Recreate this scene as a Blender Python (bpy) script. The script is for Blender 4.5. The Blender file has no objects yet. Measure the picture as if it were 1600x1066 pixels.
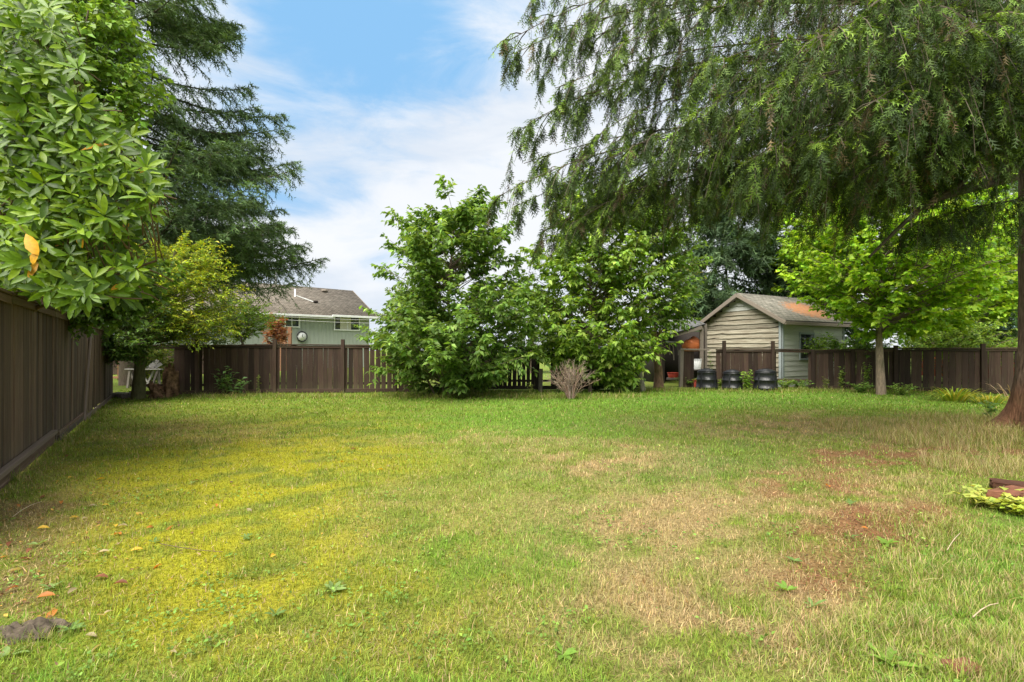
import bpy, bmesh, math, random
import numpy as np
from mathutils import Vector, Matrix

# ------------------------------------------------------------------ camera
CAM_H, FPX, HOR = 1.40, 800.0, 547.0          # eye height, focal length and horizon row in a 1600 px wide frame
scene = bpy.context.scene
COL = scene.collection
cam_d = bpy.data.cameras.new('camera')
cam = bpy.data.objects.new('camera', cam_d)
COL.objects.link(cam)
cam.location = (0, 0, CAM_H)
cam.rotation_euler = (math.radians(90), 0, 0)
cam_d.sensor_width = 36.0
cam_d.lens = 36.0 * FPX / 1600.0
cam_d.shift_y = (HOR - 533.0) / 1600.0
cam_d.clip_start, cam_d.clip_end = 0.05, 3000.0
scene.camera = cam

# ------------------------------------------------------------------ light
SUN_EL, SUN_AZ = math.radians(58), math.radians(215)      # azimuth clockwise from +Y (the way the camera looks)
scene.view_settings.view_transform = 'Standard'
scene.view_settings.look = 'None'
scene.view_settings.gamma = 1.0
scene.view_settings.use_curve_mapping = False
scene.view_settings.exposure = 2.68
scene.cycles.max_bounces = 8
scene.cycles.diffuse_bounces = 4
scene.cycles.glossy_bounces = 3
scene.cycles.transmission_bounces = 5
scene.cycles.transparent_max_bounces = 8
scene.cycles.use_denoising = True

sun_d = bpy.data.lights.new('sun', 'SUN')
sun_d.energy = 1.5
sun_d.angle = math.radians(55.0)
sun_d.color = (1.0, 0.95, 0.86)
sun = bpy.data.objects.new('sun', sun_d)
COL.objects.link(sun)
sdir = Vector((math.sin(SUN_AZ) * math.cos(SUN_EL), math.cos(SUN_AZ) * math.cos(SUN_EL), math.sin(SUN_EL)))
sun.rotation_euler = sdir.to_track_quat('Z', 'Y').to_euler()
sun.location = sdir * 60


class NT:
    """tiny node-tree helper"""
    def __init__(self, tree):
        self.t = tree
        tree.nodes.clear()

    def n(self, kind, **kw):
        nd = self.t.nodes.new(kind)
        for k, v in kw.items():
            if k.startswith('i_'):
                nd.inputs[k[2:].replace('_', ' ')].default_value = v
            else:
                setattr(nd, k, v)
        return nd

    def l(self, a, b):
        self.t.links.new(a, b)

    def math(self, op, a, b=None, clamp=False):
        nd = self.n('ShaderNodeMath', operation=op, use_clamp=clamp)
        for i, v in enumerate((a, b)):
            if v is None:
                continue
            if isinstance(v, (int, float)):
                nd.inputs[i].default_value = v
            else:
                self.l(v, nd.inputs[i])
        return nd.outputs[0]

    def ramp(self, fac, stops, interp='LINEAR'):
        nd = self.n('ShaderNodeValToRGB')
        nd.color_ramp.interpolation = interp
        els = nd.color_ramp.elements
        while len(els) > 1:
            els.remove(els[-1])
        els[0].position, els[0].color = stops[0][0], (*stops[0][1], 1)
        for p, c in stops[1:]:
            e = els.new(p)
            e.color = (*c, 1)
        if fac is not None:
            self.l(fac, nd.inputs[0])
        return nd.outputs[0]

    def mix(self, fac, a, b, blend='MIX'):
        nd = self.n('ShaderNodeMix', data_type='RGBA', blend_type=blend)
        for sock, v in ((nd.inputs[0], fac), (nd.inputs[6], a), (nd.inputs[7], b)):
            if isinstance(v, (int, float)):
                sock.default_value = v
            elif isinstance(v, tuple):
                sock.default_value = (*v, 1)
            else:
                self.l(v, sock)
        return nd.outputs[2]

    def noise(self, vec, scale, detail=4, rough=0.55, dist=0.0):
        nd = self.n('ShaderNodeTexNoise')
        nd.inputs['Scale'].default_value = scale
        nd.inputs['Detail'].default_value = detail
        nd.inputs['Roughness'].default_value = rough
        nd.inputs['Distortion'].default_value = dist
        if vec is not None:
            self.l(vec, nd.inputs['Vector'])
        return nd.outputs[0]

    def mapping(self, vec, scale=(1, 1, 1), loc=(0, 0, 0), rot=(0, 0, 0)):
        nd = self.n('ShaderNodeMapping')
        nd.inputs['Scale'].default_value = scale
        nd.inputs['Location'].default_value = loc
        nd.inputs['Rotation'].default_value = rot
        self.l(vec, nd.inputs['Vector'])
        return nd.outputs[0]


# ------------------------------------------------------------------ sky
world = bpy.data.worlds.new('World')
scene.world = world
world.use_nodes = True
w = NT(world.node_tree)
sky = w.n('ShaderNodeTexSky', sky_type='NISHITA')
sky.sun_disc = False
sky.sun_elevation = SUN_EL
sky.sun_rotation = SUN_AZ
sky.air_density, sky.dust_density, sky.ozone_density = 1.0, 0.6, 1.0
tc = w.n('ShaderNodeTexCoord')
cvec = w.mapping(tc.outputs['Generated'], scale=(1.0, 1.0, 2.6), loc=(3.7, 1.3, 0.4), rot=(0, math.radians(9), 0))
n_big = w.noise(cvec, 1.7, 3, 0.5, 0.3)
n_det = w.noise(cvec, 4.6, 8, 0.62, 0.5)
cl = w.math('ADD', w.math('MULTIPLY', n_big, 0.55), w.math('MULTIPLY', n_det, 0.45))


def gap(px, py, rx, rz, amp):
    """a break in the cloud in a given direction"""
    v = Vector(((px - 800.0) / FPX, 1.0, (HOR - py) / FPX)).normalized()
    sb = w.n('ShaderNodeVectorMath', operation='SUBTRACT')
    w.l(tc.outputs['Generated'], sb.inputs[0])
    sb.inputs[1].default_value = v
    mp_ = w.n('ShaderNodeMapping')
    mp_.inputs['Rotation'].default_value = (0, math.radians(14), 0)
    w.l(sb.outputs[0], mp_.inputs['Vector'])
    m2 = w.mapping(mp_.outputs[0], scale=(1 / rx, 1 / rx, 1 / rz))
    ln_ = w.n('ShaderNodeVectorMath', operation='LENGTH')
    w.l(m2, ln_.inputs[0])
    g = w.n('ShaderNodeMapRange', interpolation_type='SMOOTHSTEP')
    w.l(ln_.outputs['Value'], g.inputs[0])
    g.inputs[1].default_value, g.inputs[2].default_value = 1.0, 0.0
    g.inputs[3].default_value, g.inputs[4].default_value = 0.0, amp
    return g.outputs[0]


for args in ((590, 40, .46, .21, .32), (750, 150, .28, .09, .13), (520, 290, .60, .08, .10)):
    cl = w.math('SUBTRACT', cl, gap(*args))
cover = w.n('ShaderNodeMapRange', interpolation_type='SMOOTHSTEP')
w.l(cl, cover.inputs[0])
cover.inputs[1].default_value, cover.inputs[2].default_value = 0.22, 0.47
n_shade = w.noise(cvec, 2.6, 6, 0.55, 0.4)
cloudc = w.ramp(n_shade, [(0.36, (1.24, 1.34, 1.48)), (0.48, (1.48, 1.52, 1.58)), (0.62, (1.55, 1.57, 1.60))])
blue = w.mix(1.0, sky.outputs[0], (0.80, 0.98, 1.30), 'MULTIPLY')
blue = w.mix(1.0, blue, (0.45, 0.91, 1.46), 'DARKEN')
skyc = w.mix(w.math('MULTIPLY', cover.outputs[0], 0.96), blue, cloudc)
bg = w.n('ShaderNodeBackground')
bg.inputs['Strength'].default_value = 0.1
w.l(skyc, bg.inputs['Color'])
wo = w.n('ShaderNodeOutputWorld')
w.l(bg.outputs[0], wo.inputs[0])

# ------------------------------------------------------------------ helpers
rng = np.random.default_rng(11)
random.seed(5)
A3 = lambda *a: np.array(a, dtype=np.float64)


def at(px, py, Y):
    """photo pixel at depth Y -> world point"""
    return A3((px - 800.0) / FPX * Y, Y, CAM_H + (HOR - py) / FPX * Y)


def gx(px, Y):
    return (px - 800.0) / FPX * Y


def gd(px, py):
    """photo pixel of a point on the ground -> world point"""
    Y = CAM_H * FPX / (py - HOR)
    return A3(gx(px, Y), Y, 0.0)


_lat = rng.random((256, 256))


def vnoise(x, y, s=1.0, off=0.0):
    x = np.asarray(x) * s + 37.3 + off * 17.13
    y = np.asarray(y) * s + 91.7 + off * 7.77
    xi, yi = np.floor(x).astype(int), np.floor(y).astype(int)
    fx, fy = x - xi, y - yi
    fx, fy = fx * fx * (3 - 2 * fx), fy * fy * (3 - 2 * fy)
    g = lambda a, b: _lat[a % 256, b % 256]
    return (g(xi, yi) * (1 - fx) + g(xi + 1, yi) * fx) * (1 - fy) + (g(xi, yi + 1) * (1 - fx) + g(xi + 1, yi + 1) * fx) * fy


def fbm(x, y, s=1.0, off=0.0, oct=4):
    v, a, t = 0.0, 0.5, 0.0
    for i in range(oct):
        v = v + a * vnoise(x, y, s * 2 ** i, off + i * 3.1)
        t += a
        a *= 0.55
    return v / t


def sstep(a, b, x):
    t = np.clip((x - a) / (b - a), 0, 1)
    return t * t * (3 - 2 * t)


def nrm(v):
    return v / np.maximum(np.linalg.norm(v, axis=-1, keepdims=True), 1e-9)


WL = {}                                             # world location of every object used as a parent


def link(o, parent=None):
    COL.objects.link(o)
    if parent is not None:
        o.parent = parent
    return o


def tag(o, label, cat, group=None, kind=None):
    if label:
        o['label'] = label
    if cat:
        o['category'] = cat
    if group:
        o['group'] = group
    if kind:
        o['kind'] = kind
    return o


def thing(name, label, cat, loc, group=None):
    o = bpy.data.objects.new(name, None)
    o.empty_display_size = 0.2
    o.location = Vector([float(v) for v in loc])
    COL.objects.link(o)
    WL[o.name] = A3(*loc)
    return tag(o, label, cat, group)


def mesh_np(name, V, F, mat, parent=None, loc=None, colr=None, smooth=False, kind=None):
    """V (n,3) world coordinates, F (m,k) one face size"""
    V = np.asarray(V, dtype=np.float64)
    F = np.asarray(F, dtype=np.int32)
    base = WL[parent.name] if parent is not None else (A3(*loc) if loc is not None else A3(0, 0, 0))
    me = bpy.data.meshes.new(name)
    k = F.shape[1]
    me.vertices.add(len(V))
    me.vertices.foreach_set('co', (V - base).astype(np.float32).ravel())
    me.loops.add(F.size)
    me.loops.foreach_set('vertex_index', F.ravel())
    me.polygons.add(len(F))
    me.polygons.foreach_set('loop_start', np.arange(0, F.size, k, dtype=np.int32))
    if smooth:
        me.polygons.foreach_set('use_smooth', np.ones(len(F), dtype=bool))
    if colr is not None:
        a = me.color_attributes.new('col', 'FLOAT_COLOR', 'POINT')
        c = np.ones((len(V), 4), dtype=np.float32)
        c[:, :3] = colr
        a.data.foreach_set('color', c.ravel())
    me.update(calc_edges=True)
    me.materials.append(mat)
    o = bpy.data.objects.new(name, me)
    link(o, parent)
    if parent is None:
        o.location = Vector([float(v) for v in base])
        WL[o.name] = base
    else:
        WL[o.name] = base                            # children sit at the parent's origin
    if kind:
        o['kind'] = kind
    return o


class Acc:
    """collects triangles with vertex colours"""
    def __init__(self):
        self.v, self.f, self.c, self.n = [], [], [], 0

    def add(self, V, F, C):
        V = np.asarray(V, dtype=np.float64).reshape(-1, 3)
        F = np.asarray(F).reshape(-1, 3)
        C = np.broadcast_to(np.asarray(C, dtype=np.float64), (len(V), 3))
        self.v.append(V)
        self.f.append(F + self.n)
        self.c.append(C)
        self.n += len(V)

    def build(self, name, mat, parent=None, loc=None, smooth=False, kind=None):
        return mesh_np(name, np.concatenate(self.v), np.concatenate(self.f), mat, parent, loc,
                       np.concatenate(self.c), smooth, kind)


def frames(d, up):
    y = nrm(d)
    x = nrm(np.cross(y, up))
    z = np.cross(x, y)
    return x, y, z


def scatter(acc, tv, tf, pos, d, up, s, colr, wid=None, tipmul=None):
    """bake copies of the template tv/tf; template axis is +y"""
    N = len(pos)
    if N == 0:
        return
    x, y, z = frames(d, up)
    s = np.broadcast_to(s, (N,))
    wid = s if wid is None else wid
    V = (pos[:, None, :] + (wid[:, None] * tv[None, :, 0])[..., None] * x[:, None, :]
         + (s[:, None] * tv[None, :, 1])[..., None] * y[:, None, :]
         + (wid[:, None] * tv[None, :, 2])[..., None] * z[:, None, :])
    F = tf[None] + (np.arange(N) * len(tv))[:, None, None]
    C = np.repeat(colr[:, None, :], len(tv), axis=1)
    if tipmul is not None:
        C = C * tipmul[None, :, None]
    acc.add(V, F, C.reshape(-1, 3))


def tubes(acc, P, R, sides, colr, cap=False):
    """P (B,n,3), R (B,n): many tubes at once"""
    P = np.asarray(P, dtype=np.float64)
    if P.ndim == 2:
        P = P[None]
    R = np.broadcast_to(R, P.shape[:2])
    B, n, _ = P.shape
    T = nrm(np.gradient(P, axis=1))
    mt = nrm(P[:, -1] - P[:, 0])
    ref = np.where(np.abs(mt[:, 2:3]) > 0.75, A3(1, 0, 0)[None], A3(0, 0, 1)[None])
    U = nrm(np.cross(T, ref[:, None, :]))
    W = np.cross(T, U)
    a = np.arange(sides) / sides * 2 * math.pi
    V = P[:, :, None, :] + R[:, :, None, None] * (np.cos(a)[None, None, :, None] * U[:, :, None, :]
                                                  + np.sin(a)[None, None, :, None] * W[:, :, None, :])
    i, j = np.meshgrid(np.arange(n - 1), np.arange(sides), indexing='ij')
    j2 = (j + 1) % sides
    q = np.stack([i * sides + j, i * sides + j2, (i + 1) * sides + j2, (i + 1) * sides + j], -1).reshape(-1, 4)
    F = np.concatenate([q[:, [0, 1, 2]], q[:, [0, 2, 3]]])
    if cap:
        for e in (0, n - 1):
            for jj in range(1, sides - 1):
                F = np.concatenate([F, [[e * sides, e * sides + jj, e * sides + jj + 1]]])
    F = F[None] + (np.arange(B) * n * sides)[:, None, None]
    C = np.asarray(colr, dtype=np.float64)
    if C.ndim == 2 and len(C) == B:
        C = np.repeat(C, n * sides, axis=0)
    acc.add(V.reshape(-1, 3), F.reshape(-1, 3), C)


def strips(acc, P, wd, colr):
    """thin flat ribbons along P (B,n,3) for twigs too fine to need a round section"""
    B, n, _ = P.shape
    T = nrm(np.gradient(P, axis=1))
    sd = nrm(np.cross(T, rng.normal(0, 1, (B, 1, 3))))
    wv = np.broadcast_to(wd, (B, n))[..., None]
    V = np.stack([P - sd * wv, P + sd * wv], 2).reshape(-1, 3)
    F = np.concatenate([np.array([[2 * i, 2 * i + 1, 2 * i + 3], [2 * i, 2 * i + 3, 2 * i + 2]]) for i in range(n - 1)])
    acc.add(V, (F[None] + (np.arange(B) * 2 * n)[:, None, None]).reshape(-1, 3), colr)


def bez(P0, P1, P2, n):
    t = np.linspace(0, 1, n)[None, :, None]
    return (1 - t) ** 2 * P0[:, None] + 2 * t * (1 - t) * P1[:, None] + t * t * P2[:, None]


def jitter_cols(base, n, v=0.15, hue=0.08):
    base = np.asarray(base, dtype=np.float64)
    c = np.broadcast_to(base, (n, 3)).copy()
    c *= np.exp(rng.normal(0, v, (n, 1)))
    c *= np.exp(rng.normal(0, hue, (n, 3)) * A3(1.0, 0.35, 0.8))
    return np.clip(c, 0.002, 0.95)


# ------------------------------------------------------------------ materials
MATS = {}


def new_mat(name):
    m = bpy.data.materials.new(name)
    m.use_nodes = True
    MATS[name] = m
    return m, NT(m.node_tree)


def out(t, shader, disp=None):
    o = t.n('ShaderNodeOutputMaterial')
    t.l(shader, o.inputs[0])


def bump(t, h, strength=0.4, dist=0.01):
    b = t.n('ShaderNodeBump')
    b.inputs['Strength'].default_value = strength
    b.inputs['Distance'].default_value = dist
    t.l(h, b.inputs['Height'])
    return b.outputs[0]


def principled(t, colr, rough=0.7, spec=0.3, normal=None, metal=0.0):
    p = t.n('ShaderNodeBsdfPrincipled')
    if isinstance(colr, tuple):
        p.inputs['Base Color'].default_value = (*colr, 1)
    else:
        t.l(colr, p.inputs['Base Color'])
    if isinstance(rough, (int, float)):
        p.inputs['Roughness'].default_value = rough
    else:
        t.l(rough, p.inputs['Roughness'])
    p.inputs['Specular IOR Level'].default_value = spec
    p.inputs['Metallic'].default_value = metal
    if normal is not None:
        t.l(normal, p.inputs['Normal'])
    return p.outputs[0]


def leaf_mat(name, rough=0.5, spec=0.35, trans=0.3, nscale=30.0):
    m, t = new_mat(name)
    at_ = t.n('ShaderNodeAttribute', attribute_name='col')
    geo = t.n('ShaderNodeNewGeometry')
    nz = t.noise(geo.outputs['Position'], nscale, 3)
    c = t.mix(1.0, at_.outputs['Color'], t.ramp(nz, [(0.3, (0.78, 0.8, 0.75)), (0.7, (1.18, 1.15, 1.15))]), 'MULTIPLY')
    p = principled(t, c, rough, spec)
    tr = t.n('ShaderNodeBsdfTranslucent')
    t.l(t.mix(1.0, c, (1.35, 1.25, 0.55), 'MULTIPLY'), tr.inputs[0])
    mx = t.n('ShaderNodeMixShader')
    mx.inputs[0].default_value = trans
    t.l(p, mx.inputs[1])
    t.l(tr.outputs[0], mx.inputs[2])
    out(t, mx.outputs[0])
    return m


M_LEAF = leaf_mat('leaf', 0.48, 0.3, 0.42)
M_GLOSS = leaf_mat('glossy_leaf', 0.38, 0.26, 0.34)
M_NEEDLE = leaf_mat('needles', 0.6, 0.25, 0.22, 8.0)
M_GRASS = leaf_mat('grass_blade', 0.62, 0.22, 0.28, 6.0)


def tint_mat(name, rough=0.8, spec=0.2, bscale=14.0, stretch=(1, 1, 0.25), lo=0.6, hi=1.35, bstr=0.6):
    """bark, stems: vertex colour with vertical ridges"""
    m, t = new_mat(name)
    at_ = t.n('ShaderNodeAttribute', attribute_name='col')
    geo = t.n('ShaderNodeNewGeometry')
    mp = t.mapping(geo.outputs['Position'], scale=stretch)
    nz = t.noise(mp, bscale, 6, 0.65, 0.4)
    c = t.mix(1.0, at_.outputs['Color'], t.ramp(nz, [(0.32, (lo, lo, lo)), (0.66, (hi, hi, hi))]), 'MULTIPLY')
    n2 = t.noise(geo.outputs['Position'], 2.6, 4, 0.6)
    c = t.mix(t.math('MULTIPLY', t.ramp(n2, [(0.5, (0, 0, 0)), (0.72, (1, 1, 1))]), 0.45), c, (0.085, 0.095, 0.04))
    out(t, principled(t, c, rough, spec, bump(t, nz, bstr, 0.02)))
    return m


M_BARK = tint_mat('bark', bscale=22)
M_STEM = tint_mat('stem', bscale=30, lo=0.8, hi=1.2, bstr=0.2)


def wood_mat(name, dark, light, wear, moss=0.0, rough=0.78, wearamt=0.35, rnd=0.42, wst=(0.56, 0.70), splash=0.0):
    """planks: local z is the grain"""
    m, t = new_mat(name)
    tcn = t.n('ShaderNodeTexCoord')
    oi = t.n('ShaderNodeObjectInfo')
    off = t.n('ShaderNodeVectorMath', operation='ADD')
    cmb = t.n('ShaderNodeCombineXYZ')
    t.l(t.math('MULTIPLY', oi.outputs['Random'], 53.0), cmb.inputs[0])
    t.l(t.math('MULTIPLY', oi.outputs['Random'], 91.0), cmb.inputs[2])
    t.l(tcn.outputs['Object'], off.inputs[0])
    t.l(cmb.outputs[0], off.inputs[1])
    g = t.noise(t.mapping(off.outputs[0], scale=(5.0, 1.0, 0.75)), 3.0, 8, 0.7, 0.5)
    c = t.ramp(g, [(0.25, dark), (0.72, light)])
    wv = t.noise(t.mapping(off.outputs[0], scale=(3.2, 1.0, 1.1)), 2.4, 6, 0.7, 1.0)
    c = t.mix(t.math('MULTIPLY', t.ramp(wv, [(wst[0], (0, 0, 0)), (wst[1], (1, 1, 1))]), wearamt), c, wear)
    if moss > 0:
        mo = t.noise(t.mapping(off.outputs[0], scale=(1.5, 1, 2.5)), 1.6, 4, 0.6)
        c = t.mix(t.math('MULTIPLY', t.ramp(mo, [(0.5, (0, 0, 0)), (0.72, (1, 1, 1))]), moss), c, (0.075, 0.085, 0.03))
    if splash > 0:                                               # algae and splashed dirt on the lowest part of upright boards
        sp_ = t.n('ShaderNodeSeparateXYZ')
        t.l(tcn.outputs['Object'], sp_.inputs[0])
        hgt_ = t.math('ADD', sp_.outputs[2], t.math('MULTIPLY', t.math('SUBTRACT', wv, .5), .5))
        c = t.mix(t.math('MULTIPLY', t.ramp(hgt_, [(0.02, (1, 1, 1)), (0.24, (0, 0, 0))]), splash), c, (0.115, 0.105, 0.060))
    r = t.math('ADD', t.math('MULTIPLY', oi.outputs['Random'], rnd * 2), 1.0 - rnd)
    rc = t.n('ShaderNodeCombineXYZ')
    for i in range(3):
        t.l(r, rc.inputs[i])
    c = t.mix(1.0, c, rc.outputs[0], 'MULTIPLY')
    out(t, principled(t, c, rough, 0.25, bump(t, g, 0.5, 0.006)))
    return m


M_FENCE = wood_mat('brown_fence_wood', (0.024, 0.0145, 0.0105), (0.072, 0.043, 0.031), (0.20, 0.155, 0.125), 0.25, wearamt=0.30, rnd=.5, splash=.22)
M_LFENCE = wood_mat('weathered_fence_wood', (0.038, 0.0235, 0.0155), (0.135, 0.084, 0.057), (0.30, 0.225, 0.17), 0.2, wearamt=0.42, rnd=.5, wst=(.54, .66), splash=.35)
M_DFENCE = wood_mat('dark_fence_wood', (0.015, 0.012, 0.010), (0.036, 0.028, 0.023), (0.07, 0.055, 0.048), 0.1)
M_GREYWOOD = wood_mat('grey_weathered_wood', (0.10, 0.085, 0.07), (0.27, 0.235, 0.20), (0.36, 0.33, 0.29), 0.12)
M_WORN = wood_mat('worn_brown_wood', (0.075, 0.056, 0.043), (0.19, 0.145, 0.112), (0.30, 0.24, 0.19), 0.15)
M_PALEWOOD = wood_mat('pale_dry_wood', (0.30, 0.27, 0.24), (0.55, 0.52, 0.48), (0.6, 0.58, 0.55), 0.0)
M_SIDING = wood_mat('peeling_cream_siding', (0.24, 0.215, 0.155), (0.44, 0.41, 0.32), (0.12, 0.09, 0.062), 0.12, wearamt=0.85, rnd=0.25, wst=(.45, .60))
M_SIDING2 = wood_mat('grey_white_siding', (0.40, 0.41, 0.37), (0.56, 0.57, 0.53), (0.26, 0.25, 0.19), 0.15, wearamt=0.45, rnd=0.12)
M_TRIM = wood_mat('pale_blue_grey_trim', (0.26, 0.30, 0.31), (0.38, 0.42, 0.43), (0.2, 0.18, 0.15), 0.1, wearamt=0.3, rnd=0.1)
M_FASCIA = wood_mat('grey_brown_fascia', (0.15, 0.12, 0.095), (0.28, 0.24, 0.20), (0.32, 0.28, 0.24), 0.1, rnd=0.1)
M_REDWOOD = wood_mat('rotting_red_timber', (0.050, 0.019, 0.011), (0.16, 0.065, 0.036), (0.24, 0.12, 0.075), 0.1)
M_CEDAR = wood_mat('orange_cedar', (0.22, 0.10, 0.055), (0.36, 0.19, 0.11), (0.3, 0.2, 0.14), 0.0)


def plain_mat(name, colr, rough=0.6, spec=0.3, var=0.12, scale=12.0, metal=0.0, bstr=0.0):
    m, t = new_mat(name)
    geo = t.n('ShaderNodeNewGeometry')
    nz = t.noise(geo.outputs['Position'], scale, 5, 0.6)
    lo, hi = 1 - var, 1 + var
    c = t.mix(1.0, colr, t.ramp(nz, [(0.3, (lo, lo, lo)), (0.7, (hi, hi, hi))]), 'MULTIPLY')
    out(t, principled(t, c, rough, spec, bump(t, nz, bstr, 0.01) if bstr else None, metal))
    return m


M_WHITE = plain_mat('white_paint', (0.72, 0.73, 0.72), 0.5)
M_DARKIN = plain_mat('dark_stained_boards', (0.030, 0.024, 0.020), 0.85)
M_GLASS = plain_mat('window_glass', (0.045, 0.055, 0.060), 0.08, 0.8, 0.5, 1.7)
M_CURTAIN = plain_mat('cream_curtain', (0.50, 0.48, 0.40), 0.9)
M_BLACKP = plain_mat('black_plastic', (0.015, 0.016, 0.018), 0.36, 0.45, 0.35, 9.0, 0.0, 0.12)
M_TARP = plain_mat('orange_tarp', (0.42, 0.12, 0.035), 0.55, 0.3, 0.25, 5.0, 0.0, 0.5)
M_RED = plain_mat('red_plastic', (0.42, 0.05, 0.025), 0.5)
M_REDWALL = plain_mat('red_painted_boards', (0.33, 0.06, 0.03), 0.7)
M_METAL = plain_mat('galvanised_metal', (0.34, 0.35, 0.35), 0.4, 0.5, 0.1, 8, 0.6)
M_TEAL = plain_mat('teal_metal_roof', (0.16, 0.27, 0.27), 0.4, 0.4, 0.15, 3.0)
M_RAG = plain_mat('dirty_brown_cloth', (0.085, 0.068, 0.050), 0.95, 0.1, 0.5, 30.0, 0.0, 0.6)
M_BRICK = plain_mat('red_brick', (0.15, 0.060, 0.038), 0.9, 0.15, 0.35, 40.0, 0.0, 0.5)
M_CABLE = plain_mat('cable_sheath', (0.5, 0.5, 0.48), 0.6)
M_ROT = plain_mat('rotten_wood', (0.21, 0.125, 0.075), 0.95, 0.1, 0.75, 9.0, 0.0, 1.0)


def roof_mat(name, a, b, row, patch=None):
    m, t = new_mat(name)
    tcn = t.n('ShaderNodeTexCoord')
    br = t.n('ShaderNodeTexBrick')
    t.l(tcn.outputs['UV'], br.inputs['Vector'])
    br.inputs['Color1'].default_value = (*a, 1)
    br.inputs['Color2'].default_value = (*b, 1)
    br.inputs['Mortar'].default_value = (a[0] * 0.35, a[1] * 0.35, a[2] * 0.35, 1)
    br.inputs['Scale'].default_value = 1.0
    br.inputs['Mortar Size'].default_value = row * 0.07
    br.inputs['Brick Width'].default_value = row * 1.7
    br.inputs['Row Height'].default_value = row
    nz = t.noise(tcn.outputs['UV'], 3.0, 6, 0.65)
    c = t.mix(1.0, br.outputs['Color'], t.ramp(nz, [(0.3, (0.65, 0.66, 0.62)), (0.7, (1.3, 1.27, 1.22))]), 'MULTIPLY')
    if patch:
        (u0, v0, ru, rv, pc) = patch
        sp = t.n('ShaderNodeSeparateXYZ')
        t.l(tcn.outputs['UV'], sp.inputs[0])
        du = t.math('DIVIDE', t.math('SUBTRACT', sp.outputs[0], u0), ru)
        dv = t.math('DIVIDE', t.math('SUBTRACT', sp.outputs[1], v0), rv)
        rr = t.math('ADD', t.math('MULTIPLY', du, du), t.math('MULTIPLY', dv, dv))
        n3 = t.noise(tcn.outputs['UV'], 7.0, 8, 0.8)
        rr = t.math('ADD', rr, t.math('MULTIPLY', t.math('SUBTRACT', n3, 0.5), 6.0))
        msk = t.ramp(rr, [(0.55, (1, 1, 1)), (1.0, (0, 0, 0))])
        pcn = t.mix(n3, (pc[0] * 0.7, pc[1] * 0.7, pc[2] * 0.7), (pc[0] * 1.25, pc[1] * 1.3, pc[2] * 1.3))
        c = t.mix(t.math('MULTIPLY', msk, t.ramp(t.noise(tcn.outputs['UV'], 22.0, 4, .7), [(.35, (.35, .35, .35)), (.6, (1, 1, 1))])), c, pcn)
    out(t, principled(t, c, 0.9, 0.15, bump(t, br.outputs['Fac'], -0.5, 0.02)))
    return m


# ------------------------------------------------------------------ planks and slabs
_plank = []
for k in range(6):
    rr = random.Random(k + 3)
    bm = bmesh.new()
    rings = []
    for i, z in enumerate((0.0, 0.5, 1.0)):
        ox = rr.uniform(-0.03, 0.03) if i == 1 else rr.uniform(-0.01, 0.01)
        oy = rr.uniform(-0.12, 0.12) if i == 1 else 0.0
        ch = 0.06
        pts = [(-.5 + ch, -.5), (.5 - ch, -.5), (.5, -.5 + ch * 2), (.5, .5 - ch * 2), (.5 - ch, .5), (-.5 + ch, .5), (-.5, .5 - ch * 2), (-.5, -.5 + ch * 2)]
        rings.append([bm.verts.new((x + ox, y + oy, z)) for x, y in pts])
    for a, b in zip(rings, rings[1:]):
        for j in range(8):
            bm.faces.new((a[j], a[(j + 1) % 8], b[(j + 1) % 8], b[j]))
    bm.faces.new(rings[0][::-1])
    bm.faces.new(rings[-1])
    me = bpy.data.meshes.new('plank')
    bm.to_mesh(me)
    bm.free()
    _plank.append(me)
_pl_by_mat = {}


def plank(name, p0, p1, wd, th, mat, parent, face=(0, -1, 0), variant=None):
    """a board from p0 to p1; its broad side looks along `face`"""
    k = random.randrange(6) if variant is None else variant
    key = (k, mat.name)
    if key not in _pl_by_mat:
        m = _plank[k].copy()
        m.materials.append(mat)
        _pl_by_mat[key] = m
    o = bpy.data.objects.new(name, _pl_by_mat[key])
    z = Vector([float(b - a) for a, b in zip(p0, p1)])
    L = z.length
    z.normalize()
    y = -Vector([float(v) for v in face])
    y = (y - z * y.dot(z)).normalized()
    x = y.cross(z)
    M = Matrix((x * wd, y * th, z * L)).transposed().to_4x4()
    base = WL[parent.name]
    M.translation = Vector([float(a - b) for a, b in zip(p0, base)])
    link(o, parent)
    o.matrix_basis = M
    return o


def box_mesh(name, c, u, v, n, mat, parent, uv=False):
    """slab: centre-of-corner c, edge vectors u, v, n"""
    c, u, v, n = [np.asarray(a, dtype=float) for a in (c, u, v, n)]
    V = [c, c + u, c + u + v, c + v, c + n, c + u + n, c + u + v + n, c + v + n]
    F = [[0, 3, 2, 1], [4, 5, 6, 7], [0, 1, 5, 4], [1, 2, 6, 5], [2, 3, 7, 6], [3, 0, 4, 7]]
    o = mesh_np(name, V, F, mat, parent)
    if uv:
        me = o.data
        lay = me.uv_layers.new(name='UVMap')
        lu, lv = np.linalg.norm(u), np.linalg.norm(v)
        uvs = [(0, 0), (lu, 0), (lu, lv), (0, lv)] * 2
        for lp in me.loops:
            lay.data[lp.index].uv = uvs[lp.vertex_index]
    return o


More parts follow.
